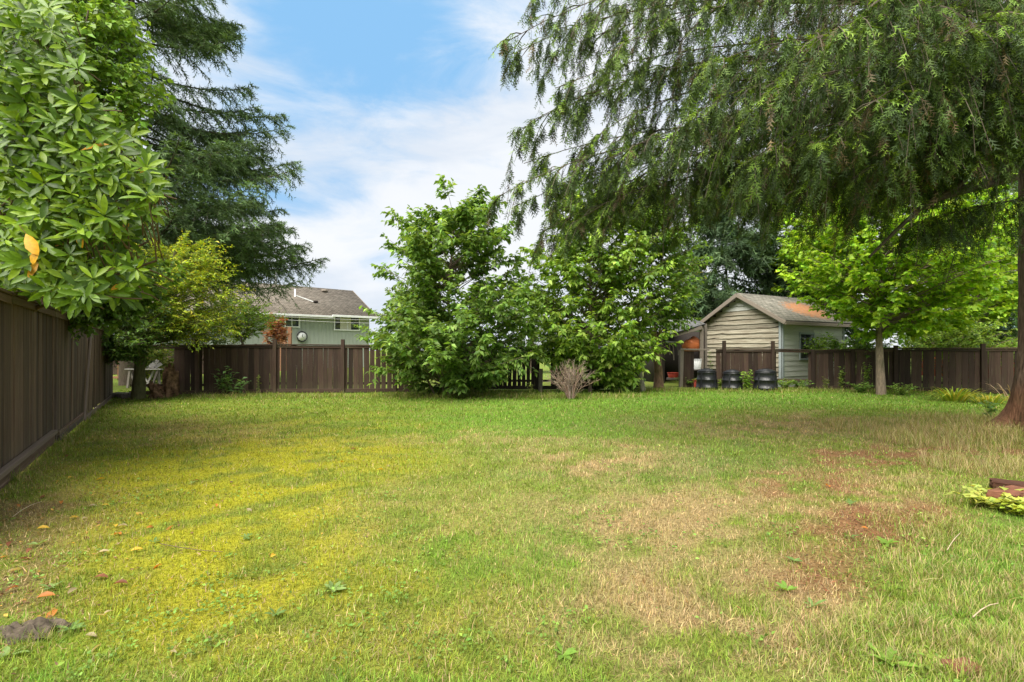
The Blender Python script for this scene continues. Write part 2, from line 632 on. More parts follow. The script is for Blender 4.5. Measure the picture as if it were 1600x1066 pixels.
def prism(name, pts, n, mat, parent):
    """polygon pts (world) extruded by n"""
    pts = np.asarray(pts, dtype=float)
    n = np.asarray(n, dtype=float)
    k = len(pts)
    base = WL[parent.name]
    me = bpy.data.meshes.new(name)
    V = np.concatenate([pts, pts + n]) - base
    F = [list(range(k))[::-1], list(range(k, 2 * k))] + [[i, (i + 1) % k, k + (i + 1) % k, k + i] for i in range(k)]
    me.from_pydata(V.tolist(), [], F)
    me.update()
    bmx = bmesh.new()
    bmx.from_mesh(me)
    bmesh.ops.recalc_face_normals(bmx, faces=bmx.faces[:])
    bmx.to_mesh(me)
    bmx.free()
    me.materials.append(mat)
    o = bpy.data.objects.new(name, me)
    link(o, parent)
    WL[o.name] = base
    return o


def cyl(name, p0, p1, r0, r1, mat, parent, sides=16, loc=None):
    ac = Acc()
    tubes(ac, np.array([[p0, p1]], dtype=float), np.array([[r0, r1]]), sides, A3(.5, .5, .5), cap=True)
    return ac.build(name, mat, parent, loc=loc)

# ================================================================== GROUND AND LAWN
def fence_x(y):
    return -5.3 - 0.67 * (y - 5.3)


def ground_z(x, y):
    x, y = np.asarray(x, dtype=float), np.asarray(y, dtype=float)
    z = (fbm(x, y, 0.5, 2.0, 3) - 0.5) * 0.10 * sstep(60, 20, np.abs(y))
    z = z + 0.16 * np.exp(-(((x - 8.2) / 1.3) ** 2 + ((y - 8.0) / 1.3) ** 2))      # root mound of the hemlock
    z = z + 0.06 * sstep(13.5, 17.0, y) * sstep(60, 25, np.abs(y))
    return z


def lawn_weights(x, y):
    """what grows where on the lawn: moss, dry straw, bare reddish soil, clover, litter"""
    yy = np.maximum(y, 1.2)
    n1, n2, n3 = fbm(x, y, 0.9, 5), fbm(x, y, 2.2, 9), fbm(x, y, 5.5, 13, 3)
    px = 800 + FPX * x / yy + (n1 - 0.5) * 160
    py = HOR + CAM_H * FPX / yy
    py = py + (py - HOR) * (n2 - 0.5) * 0.35
    g = lambda cx, cy, sx, sy: np.exp(-(((px - cx) / sx) ** 2 + ((py - cy) / sy) ** 2))
    moss = 1.05 * g(330, 770, 260, 95) + 0.95 * g(330, 930, 260, 120) + 0.6 * g(520, 700, 160, 40) + .35 * g(620, 960, 240, 120)
    moss = np.clip(moss, 0, 1) * (.12 + .88 * sstep(.33, .58, n3 * .55 + n2 * .45))
    dry = (1.0 * g(1020, 825, 190, 50) + 0.9 * g(930, 725, 130, 24) + 1.0 * g(1240, 668, 170, 18) + 1.0 * g(1080, 960, 240, 70)
           + 0.30 * g(640, 815, 150, 60) + 0.9 * g(1330, 770, 170, 40) + 0.15 * g(560, 1000, 260, 70) + .5 * g(300, 680, 160, 20)
           + 0.9 * g(1480, 690, 100, 22) + .6 * g(1240, 990, 120, 80) + .55 * g(40, 790, 120, 60) + .35 * g(760, 690, 200, 12))
    dry = dry * sstep(.30, .62, n3 * .65 + n2 * .35) * 1.25
    dirt = (1.1 * g(1395, 825, 120, 42) + 1.15 * g(1380, 712, 130, 14) + 0.9 * g(1270, 752, 90, 22) + 0.75 * g(1545, 720, 90, 26)
            + 0.7 * g(1300, 905, 90, 40) + 0.75 * g(30, 900, 80, 70) + 0.5 * g(190, 632, 60, 10) + .5 * g(60, 800, 70, 30))
    dirt = np.clip(dirt, 0, 1.1) * sstep(.36, .54, n3 * 0.65 + n2 * 0.35) * 1.1
    clover = 0.9 * g(1080, 728, 170, 30) * (0.3 + 1.2 * n2) + .5 * g(260, 700, 200, 40) * n3 + 0.3 * (n2 > 0.62)
    return np.clip(moss, 0, 1), np.clip(dry, 0, 1), np.clip(dirt, 0, 1), np.clip(clover, 0, 1), n2, n3


C_GREEN, C_FRESH = A3(0.190, 0.270, 0.032), A3(0.145, 0.315, 0.032)
C_MOSS, C_DRY = A3(0.310, 0.310, 0.018), A3(0.430, 0.325, 0.165)
C_DIRT, C_CLOV = A3(0.175, 0.085, 0.045), A3(0.090, 0.185, 0.040)


def lawn_color(x, y):
    mo, dr, di, clv, n2, n3 = lawn_weights(x, y)
    c = C_GREEN[None] * (0.75 + 0.5 * n2[:, None])
    yy_ = np.maximum(y, 1.2)
    px_, py_ = 800 + FPX * x / yy_, HOR + CAM_H * FPX / yy_
    gg = lambda cx, cy, sx, sy: np.exp(-(((px_ - cx) / sx) ** 2 + ((py_ - cy) / sy) ** 2))
    fr_ = np.clip(sstep(0.42, 0.72, n3) + 1.1 * (gg(790, 870, 170, 70) + gg(820, 665, 260, 25) + gg(1130, 628, 330, 12) + gg(1560, 900, 110, 120)) * (.3 + 1.2 * n2), 0, 1)
    c = c + (C_FRESH - c) * fr_[:, None]
    for wgt, k in ((clv, C_CLOV), (mo, C_MOSS), (dr, C_DRY)):
        c = c + (k - c) * (wgt * 0.9)[:, None]
    return c, mo, dr, di, clv


# one sheet: fine near the camera, coarse out to the horizon
def axis(a, b, fine, far):
    core = np.arange(a, b, fine)
    lo = a - np.cumsum(np.geomspace(fine * 2, 260, 22))[::-1]
    hi = b + np.cumsum(np.geomspace(fine * 2, 260, 22))
    return np.concatenate([lo, core, hi])


ax, ay = axis(-14, 14, 0.15, 1500), axis(1.0, 18, 0.13, 1500)
X, Yg = np.meshgrid(ax, ay, indexing='ij')
nx, ny = X.shape
xf, yf = X.ravel(), Yg.ravel()
zf = ground_z(xf, yf)
gc, gmo, gdr, gdi, gcl = lawn_color(xf, yf)
thatch = A3(0.085, 0.065, 0.032)
gcol = thatch[None] * 0.5 + gc * 0.48
gcol = gcol + (C_MOSS * 0.85 - gcol) * (gmo * 0.85)[:, None]
gcol = gcol + (C_DRY * 0.6 - gcol) * (gdr * 0.6)[:, None]
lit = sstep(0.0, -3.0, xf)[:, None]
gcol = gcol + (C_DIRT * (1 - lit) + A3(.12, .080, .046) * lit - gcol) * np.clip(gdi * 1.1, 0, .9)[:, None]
i, j = np.meshgrid(np.arange(nx - 1), np.arange(ny - 1), indexing='ij')
q = np.stack([i * ny + j, (i + 1) * ny + j, (i + 1) * ny + j + 1, i * ny + j + 1], -1).reshape(-1, 4)
m, t = new_mat('lawn_soil_and_moss')
atn = t.n('ShaderNodeAttribute', attribute_name='col')
geo = t.n('ShaderNodeNewGeometry')
na = t.noise(geo.outputs['Position'], 38.0, 6, 0.75)
nb = t.noise(geo.outputs['Position'], 190.0, 3, 0.6)
cc = t.mix(1.0, atn.outputs['Color'], t.ramp(na, [(0.32, (0.42, 0.42, 0.40)), (0.68, (1.6, 1.55, 1.5))]), 'MULTIPLY')
cc = t.mix(1.0, cc, t.ramp(nb, [(0.3, (0.7, 0.7, 0.66)), (0.7, (1.3, 1.3, 1.25))]), 'MULTIPLY')
out(t, principled(t, cc, 0.95, 0.1, bump(t, na, 0.9, 0.02)))
lawn = mesh_np('ground', np.stack([xf, yf, zf], -1), q, m, colr=gcol, smooth=True, kind='structure')

U3_ = A3(0, 0, 1)
# ---------------------------------------------------------------- grass blades (nobody could count them)
BL3 = (A3([-.5, 0, 0], [.5, 0, 0], [-.38, .52, .08], [.38, .52, .08], [0, 1, .34]), np.array([[0, 1, 3], [0, 3, 2], [2, 3, 4]]))
BL1 = (A3([-.5, 0, 0], [.5, 0, 0], [0, 1, .1]), np.array([[0, 1, 2]]))
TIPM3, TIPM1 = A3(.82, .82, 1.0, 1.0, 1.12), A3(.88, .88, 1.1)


def blade_dirs(n, lean):
    a = rng.uniform(0, 2 * math.pi, n)
    th = np.abs(rng.normal(0, 1, n)) * lean
    th = np.clip(th, 0, 1.45)
    d = np.stack([np.sin(th) * np.cos(a), np.sin(th) * np.sin(a), np.cos(th)], -1)
    up = np.stack([-np.cos(a), -np.sin(a), np.full(n, 0.25)], -1) + rng.normal(0, .25, (n, 3))
    return d, up


def bl_scatter(acc, tmpl, tipm, pos, d, up, ln, wd, c):
    N = len(pos)
    x, y, z = frames(d, up)
    tv, tf = tmpl
    V = (pos[:, None, :] + (wd[:, None] * tv[None, :, 0])[..., None] * x[:, None, :]
         + (ln[:, None] * tv[None, :, 1])[..., None] * y[:, None, :]
         - (ln[:, None] * tv[None, :, 2])[..., None] * z[:, None, :])
    F = tf[None] + (np.arange(N) * len(tv))[:, None, None]
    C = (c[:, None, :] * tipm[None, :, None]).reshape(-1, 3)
    acc.add(V, F, C)


def pick_color(x, y):
    c, mo, dr, di, clv = lawn_color(x, y)
    n = len(x)
    r = rng.random(n)
    isd = r < np.clip(0.09 + dr * 0.72 + di * 0.65, 0, .9)
    ism = (~isd) & (rng.random(n) < mo * 0.85)
    k = np.where(isd[:, None], C_DRY * rng.uniform(.62, 1.2, (n, 1)),
                 np.where(ism[:, None], C_MOSS * rng.uniform(.75, 1.15, (n, 1)), c * 0.75 + 0.25 * C_GREEN * rng.uniform(.6, 1.4, (n, 1))))
    k = k * np.exp(rng.normal(-.02, .27, (n, 1))) * np.exp(rng.normal(0, .06, (n, 3)))
    return k, mo, dr, di, isd, ism


N = 410000
yy = np.exp(rng.uniform(math.log(1.75), math.log(17.2), N))
xx = rng.uniform(-1, 1, N) * (1.06 * yy + 0.7)
ne = 60000                                                    # the lawn goes on past the frame on the right and behind
ye = np.exp(rng.uniform(math.log(1.2), math.log(16.5), ne))
xe = 1.06 * ye + .7 + rng.uniform(0, 1, ne) ** 1.5 * (4.0 + .1 * ye)
xx, yy = np.concatenate([xx, xe]), np.concatenate([yy, ye])
keep = xx > fence_x(yy) + 0.06
xx, yy = xx[keep], yy[keep]
kc, mo, dr, di, isd, ism = pick_color(xx, yy)
keep = rng.random(len(xx)) > np.clip(di * 0.8, 0, 0.80)
xx, yy, kc, mo, isd, ism = xx[keep], yy[keep], kc[keep], mo[keep], isd[keep], ism[keep]
n = len(xx)
tuft = fbm(xx, yy, 3.5, 31, 3)
ln = rng.uniform(0.022, 0.055, n) * (0.55 + 0.95 * tuft)
ln = np.where(ism, ln * 0.55, ln)
ln *= 1 + 0.05 * np.clip(yy - 4, 0, 12)
wd = np.maximum(rng.uniform(0.0022, 0.0042, n), yy * rng.uniform(0.0006, 0.0011, n))
d, up = blade_dirs(n, 0.75)
d[isd, 2] *= 0.55
d[ism, 2] *= 0.8
pos = np.stack([xx, yy, ground_z(xx, yy) - 0.003], -1)
ac = Acc()
near = yy < 2.7
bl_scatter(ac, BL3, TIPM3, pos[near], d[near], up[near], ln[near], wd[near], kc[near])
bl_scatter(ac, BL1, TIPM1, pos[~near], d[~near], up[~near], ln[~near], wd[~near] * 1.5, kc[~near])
o = ac.build('lawn_grass', M_GRASS, kind='stuff')
tag(o, 'short patchy mown grass with moss and dry straw across the lawn', 'grass')


# small broad leaves (clover, plantain, self-heal) among the blades
nw = 15000
yw_ = np.exp(rng.uniform(math.log(1.9), math.log(15.5), nw * 3))
xw_ = rng.uniform(-1, 1, nw * 3) * (1.04 * yw_ + .3)
den_ = sstep(.50, .66, fbm(xw_, yw_, 1.7, 44)) * sstep(.42, .62, fbm(xw_, yw_, 6.0, 52, 2))
kp = (rng.random(nw * 3) < den_ + .012) & (xw_ > fence_x(yw_) + .1)
xw_, yw_ = xw_[kp][:nw], yw_[kp][:nw]
nw = len(xw_)
an_ = rng.uniform(0, 2 * math.pi, nw)
ac = Acc()
WLF = (A3([0, 0, 0], [-.34, .5, .06], [.34, .5, .06], [0, .5, 0], [0, 1, -.1]), np.array([[0, 2, 3], [3, 2, 4], [0, 3, 1], [1, 3, 4]]))
scatter(ac, WLF[0], WLF[1], np.stack([xw_, yw_, ground_z(xw_, yw_) + rng.uniform(.008, .03, nw)], -1),
        np.stack([np.cos(an_), np.sin(an_), rng.uniform(-.1, .7, nw)], -1), U3_ + rng.normal(0, .3, (nw, 3)),
        rng.uniform(.011, .026, nw) * (1 + .06 * yw_), jitter_cols((0.150, 0.245, 0.042), nw, .28, .1))
o = ac.build('lawn_clover', M_GRASS, kind='stuff')
tag(o, 'patches of clover and small broad leaved weeds in the lawn', 'clover')


def tall_patch(name, label, zones, cols, hmin, hmax, lean=0.5, wmul=1.0):
    """longer unmown grass; zones of (px, py, radius m, count)"""
    ac = Acc()
    for px, py, r, cnt in zones:
        c0 = gd(px, py)
        a, rr = rng.uniform(0, 2 * math.pi, cnt), r * np.sqrt(rng.random(cnt))
        x, y = c0[0] + rr * np.cos(a), c0[1] + rr * np.sin(a) * 0.8
        cl_ = np.round(x * 7) * 13.7 + np.round(y * 7) * 7.1
        hsh = np.abs(np.sin(cl_) * 43758.5) % 1
        ln = rng.uniform(hmin, hmax, cnt) * (0.45 + 0.75 * hsh)
        wd = np.maximum(rng.uniform(.0025, .0055, cnt) * wmul, y * 0.0006)
        d, up = blade_dirs(cnt, lean)
        ci = rng.integers(0, len(cols), cnt)
        c = np.array(cols)[ci] * np.exp(rng.normal(0, .2, (cnt, 1))) * np.exp(rng.normal(0, .06, (cnt, 3)))
        pos = np.stack([x, y, ground_z(x, y) - .004], -1)
        bl_scatter(ac, BL3, TIPM3, pos, d, up, ln, wd, c)
    o = ac.build(name, M_GRASS, kind='stuff')
    tag(o, label, 'grass')


G1, G2, G3, S1 = (0.160, 0.250, 0.035), (0.215, 0.280, 0.045), (0.115, 0.185, 0.045), (0.42, 0.33, 0.17)
tall_patch('long_grass', 'long green unmown grass by the reddish timber blocks',
           [(1560, 850, .5, 3400), (1510, 900, .5, 3000), (1590, 950, .5, 4400), (1480, 1000, .4, 3000), (1560, 1040, .35, 3600),
            (1400, 1030, .4, 1400), (1460, 830, .5, 1500), (1420, 760, .7, 1200), (1350, 1050, .3, 900), (1600, 1000, .5, 2500),
            (1300, 1000, .4, 700), (1520, 780, .6, 1500)], [G1, G2, G2, S1, S1, (0.27, 0.29, 0.07)], 0.03, 0.115, 0.65, .75)
tall_patch('rag_side_grass', 'short green grass growing up around the brown rag', [(20, 1006, .10, 160), (60, 1008, .10, 160), (95, 995, .08, 160), (10, 985, .08, 90)], [G1, G2, G2, S1], 0.03, 0.09, 0.5, .6)
tall_patch('dry_tall_grass', 'straw coloured tall grass around the foot of the big hemlock',
           [(1470, 690, 1.0, 3000), (1560, 735, .8, 2800), (1390, 672, 1.2, 2200), (1600, 690, .9, 2500), (1530, 660, 1.2, 2500)],
           [S1, S1, (0.30, 0.27, 0.10), G2], 0.09, 0.26, 0.36, .6)
tall_patch('fence_foot_grass', 'ragged grass growing along the foot of the brown fences',
           [(x, 621 + (x % 7) * .4, .5, 170) for x in range(280, 1000, 17)] + [(x, 614 + (x % 5) * .4, .5, 150) for x in range(1020, 1600, 16)]
           + [(p, 547 + 1120 * (264 - p) / 1399 + 5, .32, 420) for p in (10, 40, 62, 80, 95, 108, 120, 130, 140)],
           [G2, G1, G2, S1], 0.06, 0.22, 0.45)

# ================================================================== FENCES
def gz(x, y):
    return float(ground_z(np.array([x]), np.array([y]))[0])


# ---- the tall left fence
UF = np.array([-0.67, 1.0]) / math.hypot(0.67, 1.0)
NF = np.array([UF[1], -UF[0]])                                    # towards the lawn
lf = thing('tall_fence', 'tall leaning dark brown board fence with a flat cap rail below the rhododendron', 'fence',
           (fence_x(8.0), 8.0, 0.0))


def lfp(y, z, off=0.0):
    return A3(fence_x(y) + NF[0] * off, y + NF[1] * off, z)


NF3 = A3(NF[0], NF[1], 0)
posts = [3.35, 5.35, 7.42, 9.46, 11.56, 13.6, 15.45]
for k, y in enumerate(posts):
    plank('post', lfp(y, -0.15, -0.03), lfp(y, 2.12 if k == 2 else 1.99, -0.03), 0.10, 0.10, M_LFENCE, lf, NF3)
plank('corner_trim', lfp(7.50, 0.0, 0.055), lfp(7.56, 1.96, 0.055), 0.035, 0.05, M_WORN, lf, NF3)
dyu = UF[1]
for a, b in zip(posts, posts[1:]):
    L = (b - a) / dyu
    nb = int(L / 0.132)
    lean_panel = 7.0 < a < 11.0
    for k in range(nb):
        y = a + (k + 0.5) / nb * (b - a)
        front = k % 2 == 0
        sh = 0.0
        if lean_panel:
            sh = 0.04 + 0.42 * sstep(7.6, 11.4, np.array([y]))[0]
        sh += random.gauss(0, 0.018)
        zb, zt = random.uniform(0.05, 0.11), 1.93
        off = 0.032 + random.uniform(-.006, .006)
        y0, y1 = y - sh * 0.5 * dyu, y + sh * 0.5 * dyu
        plank('board', lfp(y0, zb, off + random.uniform(-.003, .003)), lfp(min(y1, b + 0.25), zt, off + random.uniform(-.003, .004)),
              random.uniform(0.150, 0.172), 0.026, M_LFENCE, lf, NF3)
    plank('rail', lfp(a, 1.78, -0.02), lfp(b, 1.78, -0.02), 0.09, 0.04, M_LFENCE, lf, NF3)
    plank('rail', lfp(a, 0.35, -0.02), lfp(b, 0.35, -0.02), 0.09, 0.04, M_LFENCE, lf, NF3)
    sag = random.uniform(-0.015, 0.02)
    plank('face_board', lfp(a + .01, 1.935 + sag, 0.070), lfp(b - .01, 1.925, 0.070), 0.085, 0.02, M_LFENCE, lf, NF3)
    plank('cap_rail', lfp(a - .01, 2.0 + sag, 0.02), lfp(b + .01, 1.99, 0.02), 0.15, 0.035, M_LFENCE, lf, (0, 0, 1))
plank('kick_board', lfp(3.3, 0.07, 0.075), lfp(7.30, 0.13, 0.075), 0.13, 0.035, M_LFENCE, lf, NF3)
plank('kick_board', lfp(3.3, 0.165, 0.095), lfp(7.26, 0.235, 0.095), 0.05, 0.07, M_WORN, lf, NF3)
plank('kick_board', lfp(7.62, 0.075, 0.080), lfp(9.9, 0.10, 0.080), 0.09, 0.035, M_WORN, lf, NF3)
plank('kick_board', lfp(7.62, 0.15, 0.075), lfp(9.9, 0.17, 0.075), 0.05, 0.035, M_LFENCE, lf, NF3)
plank('kick_board', lfp(9.95, 0.05, 0.085), lfp(15.2, 0.07, 0.085), 0.10, 0.04, M_WORN, lf, NF3)
plank('loose_board', lfp(9.75, 0.05, 0.11), lfp(10.95, 1.86, 0.075), 0.05, 0.03, M_WORN, lf, NF3)


def board_fence(name, label, P0, P1, h, post_px, mat, bw=0.15, gaps=(), post_over=0.10, skip=(), kick=True, rail_over=(0, 0), zt_j=0.006, group=None, hend=None):
    """boards between P0 and P1 (ground points), posts at photo columns"""
    P0, P1 = np.asarray(P0, float), np.asarray(P1, float)
    hend = h if hend is None else hend
    root = thing(name, label, 'fence', ((P0 + P1) / 2), group)
    u = P1 - P0
    L = np.linalg.norm(u[:2])
    u = u / L
    nn = A3(u[1], -u[0], 0)
    pxs = lambda p: 800 + FPX * p[0] / p[1]

    def s_of(px):                                               # column -> distance along the fence
        k = (px - 800) / FPX
        return (k * P0[1] - P0[0]) / (u[0] - k * u[1])
    H = lambda s: h + (hend - h) * s / L
    pt = lambda s, z, off=0.0: A3(*(P0 + u * s + nn * off)[:2], z + gz(*(P0 + u * s)[:2]))
    for e in post_px:
        px, over = e if isinstance(e, tuple) else (e, post_over)
        s = s_of(px)
        plank('post', pt(s, -0.1, 0.03), pt(s, H(s) + over, 0.03), 0.11, 0.10, mat, root, nn)
    s, ends = 0.0, [s_of(a) for a, b in gaps]
    gap_s = [(s_of(a), s_of(b)) for a, b in gaps]
    skip_s = [(s_of(a), s_of(b)) for a, b in skip]
    while s < L - 0.03:
        wdt = bw * random.uniform(0.9, 1.1)
        mid = s + wdt / 2
        if any(a <= mid <= b for a, b in skip_s):
            s += wdt
            continue
        g = 0.004
        for a, b in gap_s:
            if a <= mid <= b:
                g = random.choice((0.012, 0.025, 0.04))
        tl = random.gauss(0, 0.006)
        plank('board', pt(mid - tl, random.uniform(.05, .09), -0.012 + random.uniform(-.006, .006)),
              pt(mid + tl, H(mid) - 0.03 + random.uniform(-zt_j, zt_j), -0.012), wdt, 0.018, mat, root, nn)
        s += wdt + g
    ns = [s_of(e[0] if isinstance(e, tuple) else e) for e in post_px]
    cuts = [-rail_over[0]] + [q_ for q_ in ns if 0 < q_ < L] + [L + rail_over[1]]
    for a, b in zip(cuts, cuts[1:]):
        plank('cap_rail', pt(a, H(a)), pt(b, H(b)), 0.10, 0.04, mat, root, (0, 0, 1))
        plank('rail', pt(a, H(a) - 0.06, 0.012), pt(b, H(b) - 0.06, 0.012), 0.07, 0.025, mat, root, nn)
        plank('rail', pt(a, 0.30, -0.045), pt(b, 0.30, -0.045), 0.08, 0.04, mat, root, nn)
        if kick:
            plank('kick_board', pt(a, 0.075, 0.016), pt(b, 0.08, 0.016), 0.12, 0.03, mat, root, nn)
    return root


G0 = lambda px, Y: A3(gx(px, Y), Y, 0)
board_fence('board_fence', 'brown board fence in front of the green house, some daylight between its boards', G0(272, 15.5), G0(642, 16.3), 1.50,
            [(309, .32), (430, .17), (536, .18), (617, .0)], M_FENCE, gaps=((428, 450), (535, 545), (560, 645), (300, 318)), rail_over=(1.25, 0))
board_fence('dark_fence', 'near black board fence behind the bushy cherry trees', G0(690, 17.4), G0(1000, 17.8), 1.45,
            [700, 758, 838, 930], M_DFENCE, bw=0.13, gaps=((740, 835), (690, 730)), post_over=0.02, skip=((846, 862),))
board_fence('low_panel_fence', 'short brown fence panel standing between the compost bins and the shed', G0(1119, 17.75), G0(1209, 17.55), 1.34,
            [(1131, .30), (1207, .28)], M_FENCE, gaps=(), kick=False, zt_j=0.03, rail_over=(0, 1.15))
board_fence('side_fence', 'brown board fence under the bright green tree, running to the big hemlock', G0(1263, 17.5), G0(1640, 15.3), 1.33,
            [(1270, .03), (1332, -.02), (1399, .10), (1535, .15)], M_FENCE, gaps=((1428, 1440), (1455, 1500), (1528, 1545), (1570, 1582)), hend=1.43)
mp = thing('mossy_post', 'pale green mossy post standing beside the near black fence', 'post', G0(844, 16.4))
plank('post', G0(844, 16.4) + A3(0, 0, -.05), G0(845, 16.4) + A3(0, 0, .80), 0.13, 0.10, M_GREYWOOD, mp)

# ================================================================== SHED
sc0 = A3(9.70, 18.4, 0)                                          # front right corner
d1, d2 = A3(0.866, 0.5, 0), A3(-0.5, 0.866, 0)                    # along the window wall, along the gable wall
SW, SL, SH, SP = 3.30, 4.07, 2.53, 3.50
shed = thing('garden_shed', 'weathered cream plank shed with an orange stained roof', 'shed', sc0)
n_g, n_w = -d1, -d2                                              # outward normals
U3 = A3(0, 0, 1)
gw = prism('gable_wall', [sc0, sc0 + d2 * SW, sc0 + d2 * SW + U3 * SH, sc0 + d2 * SW / 2 + U3 * SP, sc0 + U3 * SH], d1 * 0.08, M_DARKIN, shed)
ww = prism('window_wall', [sc0 + d1 * .1, sc0 + d1 * SL, sc0 + d1 * SL + U3 * SH, sc0 + d1 * .1 + U3 * SH], d2 * 0.08, M_SIDING2, shed)
bwl = prism('back_wall', [sc0 + d1 * (SL - .08), sc0 + d1 * (SL - .08) + d2 * SW, sc0 + d1 * (SL - .08) + d2 * SW + U3 * SH, sc0 + d1 * (SL - .08) + d2 * SW / 2 + U3 * SP, sc0 + d1 * (SL - .08) + U3 * SH], d1 * 0.08, M_DARKIN, shed)
lwl = prism('left_wall', [sc0 + d2 * SW + d1 * .1, sc0 + d2 * SW + d1 * (SL - .1), sc0 + d2 * SW + d1 * (SL - .1) + U3 * SH, sc0 + d2 * SW + d1 * .1 + U3 * SH], -d2 * 0.08, M_DARKIN, shed)


def lap(name, a, b, z0, z1, nout, mat, parent, za=None, zb=None, tilt=0.042, rag=0.002):
    """one lapped plank: bottom edge proud, ends a..b (ground points); za/zb lower its top corners"""
    za = z1 if za is None else za
    zb = z1 if zb is None else zb
    bo, to = nout * (tilt + random.uniform(-.006, .008)), nout * 0.006
    K_ = 9
    V, F = [], []
    for k in range(K_ + 1):
        f_ = k / K_
        p_ = a + (b - a) * f_
        zl = z0 + rag * abs(random.gauss(0, 1)) * (1.6 if random.random() < .25 else .6)
        zt_ = za + (zb - za) * f_
        V += [p_ + U3 * zl + bo + nout * random.gauss(0, rag * .25), p_ + U3 * zt_ + to, p_ + U3 * zt_ + nout * .002, p_ + U3 * zl + nout * .002]
    for k in range(K_):
        c_ = 4 * k
        for q_ in range(4):
            F.append([c_ + q_, c_ + 4 + q_, c_ + 4 + (q_ + 1) % 4, c_ + (q_ + 1) % 4])
    F += [[0, 1, 2, 3], [4 * K_ + 3, 4 * K_ + 2, 4 * K_ + 1, 4 * K_]]
    V = np.array(V)
    # local frame with z along the board so that the grain runs with it
    ez = nrm(b - a)
    ex = U3
    ey = np.cross(ez, ex)
    c = (a + b) / 2 + U3 * (z0 + z1) / 2
    Vl = np.stack([(V - c) @ ex * 5.0, (V - c) @ ey, (V - c) @ ez * 0.6], -1)
    me = bpy.data.meshes.new(name)
    me.from_pydata(Vl.tolist(), [], F)
    me.materials.append(mat)
    o = bpy.data.objects.new(name, me)
    link(o, parent)
    M = Matrix((Vector(ex / 5.0), Vector(ey), Vector(ez / 0.6))).transposed().to_4x4()
    M.translation = Vector(c - WL[parent.name])
    o.matrix_basis = M
    return o


course = 0.178
z = 0.06
while z < SP - 0.12:
    z1 = min(z + course + 0.012, SP - 0.06)
    j0 = random.uniform(-.012, .012)
    def span(zz):                                                 # half width of the gable at a height
        return SW / 2 if zz <= SH else SW / 2 * max(0.02, (SP - zz) / (SP - SH))
    h0, h1 = span(z) - 0.02, span(z1) - 0.02
    mid = sc0 + d2 * SW / 2
    if z1 <= SH:
        lap('siding_plank', mid + d2 * (h0 - .03), mid - d2 * (h0 - .09), z + j0, z1, n_g, M_SIDING if 0.4 < z else M_SIDING2, gw, rag=.019)
    else:
        hh = (h0 + h1) / 2
        lap('siding_plank', mid + d2 * hh, mid - d2 * hh, z + j0, z1, n_g, M_SIDING2 if z > SH + .25 else M_SIDING, gw, rag=.015)
    z += course
wx0, wx1, wz0, wz1 = 1.10, 1.90, 1.10, 1.98                        # window along the wall, heights
z = 0.06
while z < SH - 0.05:
    z1 = min(z + 0.205, SH - .02)
    if z1 > wz0 and z < wz1:
        lap('siding_plank', sc0 + d1 * .08, sc0 + d1 * (wx0 - .06), z, z1, n_w, M_SIDING2, ww, tilt=.02)
        lap('siding_plank', sc0 + d1 * (wx1 + .06), sc0 + d1 * (SL - .08), z, z1, n_w, M_SIDING2, ww, tilt=.02)
    else:
        lap('siding_plank', sc0 + d1 * .08, sc0 + d1 * (SL - .08), z, z1, n_w, M_SIDING2, ww, tilt=.02)
    z += 0.19
plank('corner_trim', sc0 + n_g * .035 + d2 * .045, sc0 + n_g * .035 + d2 * .045 + U3 * SH, .10, .025, M_TRIM, shed, n_g)
plank('corner_trim', sc0 + n_w * .034 + d1 * .03, sc0 + n_w * .034 + d1 * .03 + U3 * SH, .10, .025, M_TRIM, shed, n_w)
plank('corner_trim', sc0 + n_w * .034 + d1 * (SL - .04), sc0 + n_w * .034 + d1 * (SL - .04) + U3 * SH, .09, .025, M_TRIM, shed, n_w)
plank('corner_trim', sc0 + n_g * .034 + d2 * (SW - .03), sc0 + n_g * .034 + d2 * (SW - .03) + U3 * SH, .09, .025, M_FASCIA, shed, n_g)
wn = box_mesh('window', sc0 + d1 * wx0 + U3 * wz0 + n_w * .012, d1 * (wx1 - wx0), U3 * (wz1 - wz0), n_w * .008, M_GLASS, shed)
for a, b in (((wx0 - .05, wz0), (wx0 - .05, wz1)), ((wx1 + .05, wz0), (wx1 + .05, wz1))):
    plank('frame', sc0 + d1 * a[0] + U3 * (a[1] - .05) + n_w * .04, sc0 + d1 * b[0] + U3 * (b[1] + .05) + n_w * .04, .07, .03, M_TRIM, wn, n_w)
for zc in (wz0 - .04, wz1 + .04):
    plank('frame', sc0 + d1 * (wx0 - .06) + U3 * zc + n_w * .042, sc0 + d1 * (wx1 + .06) + U3 * zc + n_w * .042, .07, .03, M_TRIM, wn, n_w)
M_SROOF = roof_mat('grey_shingle_roof', (0.15, 0.145, 0.125), (0.20, 0.19, 0.165), 0.16, (2.85, 1.0, 1.35, 0.75, (0.35, 0.140, 0.050)))
rise = (SP - SH) / (SW / 2)
ov, og = 0.30, 0.28
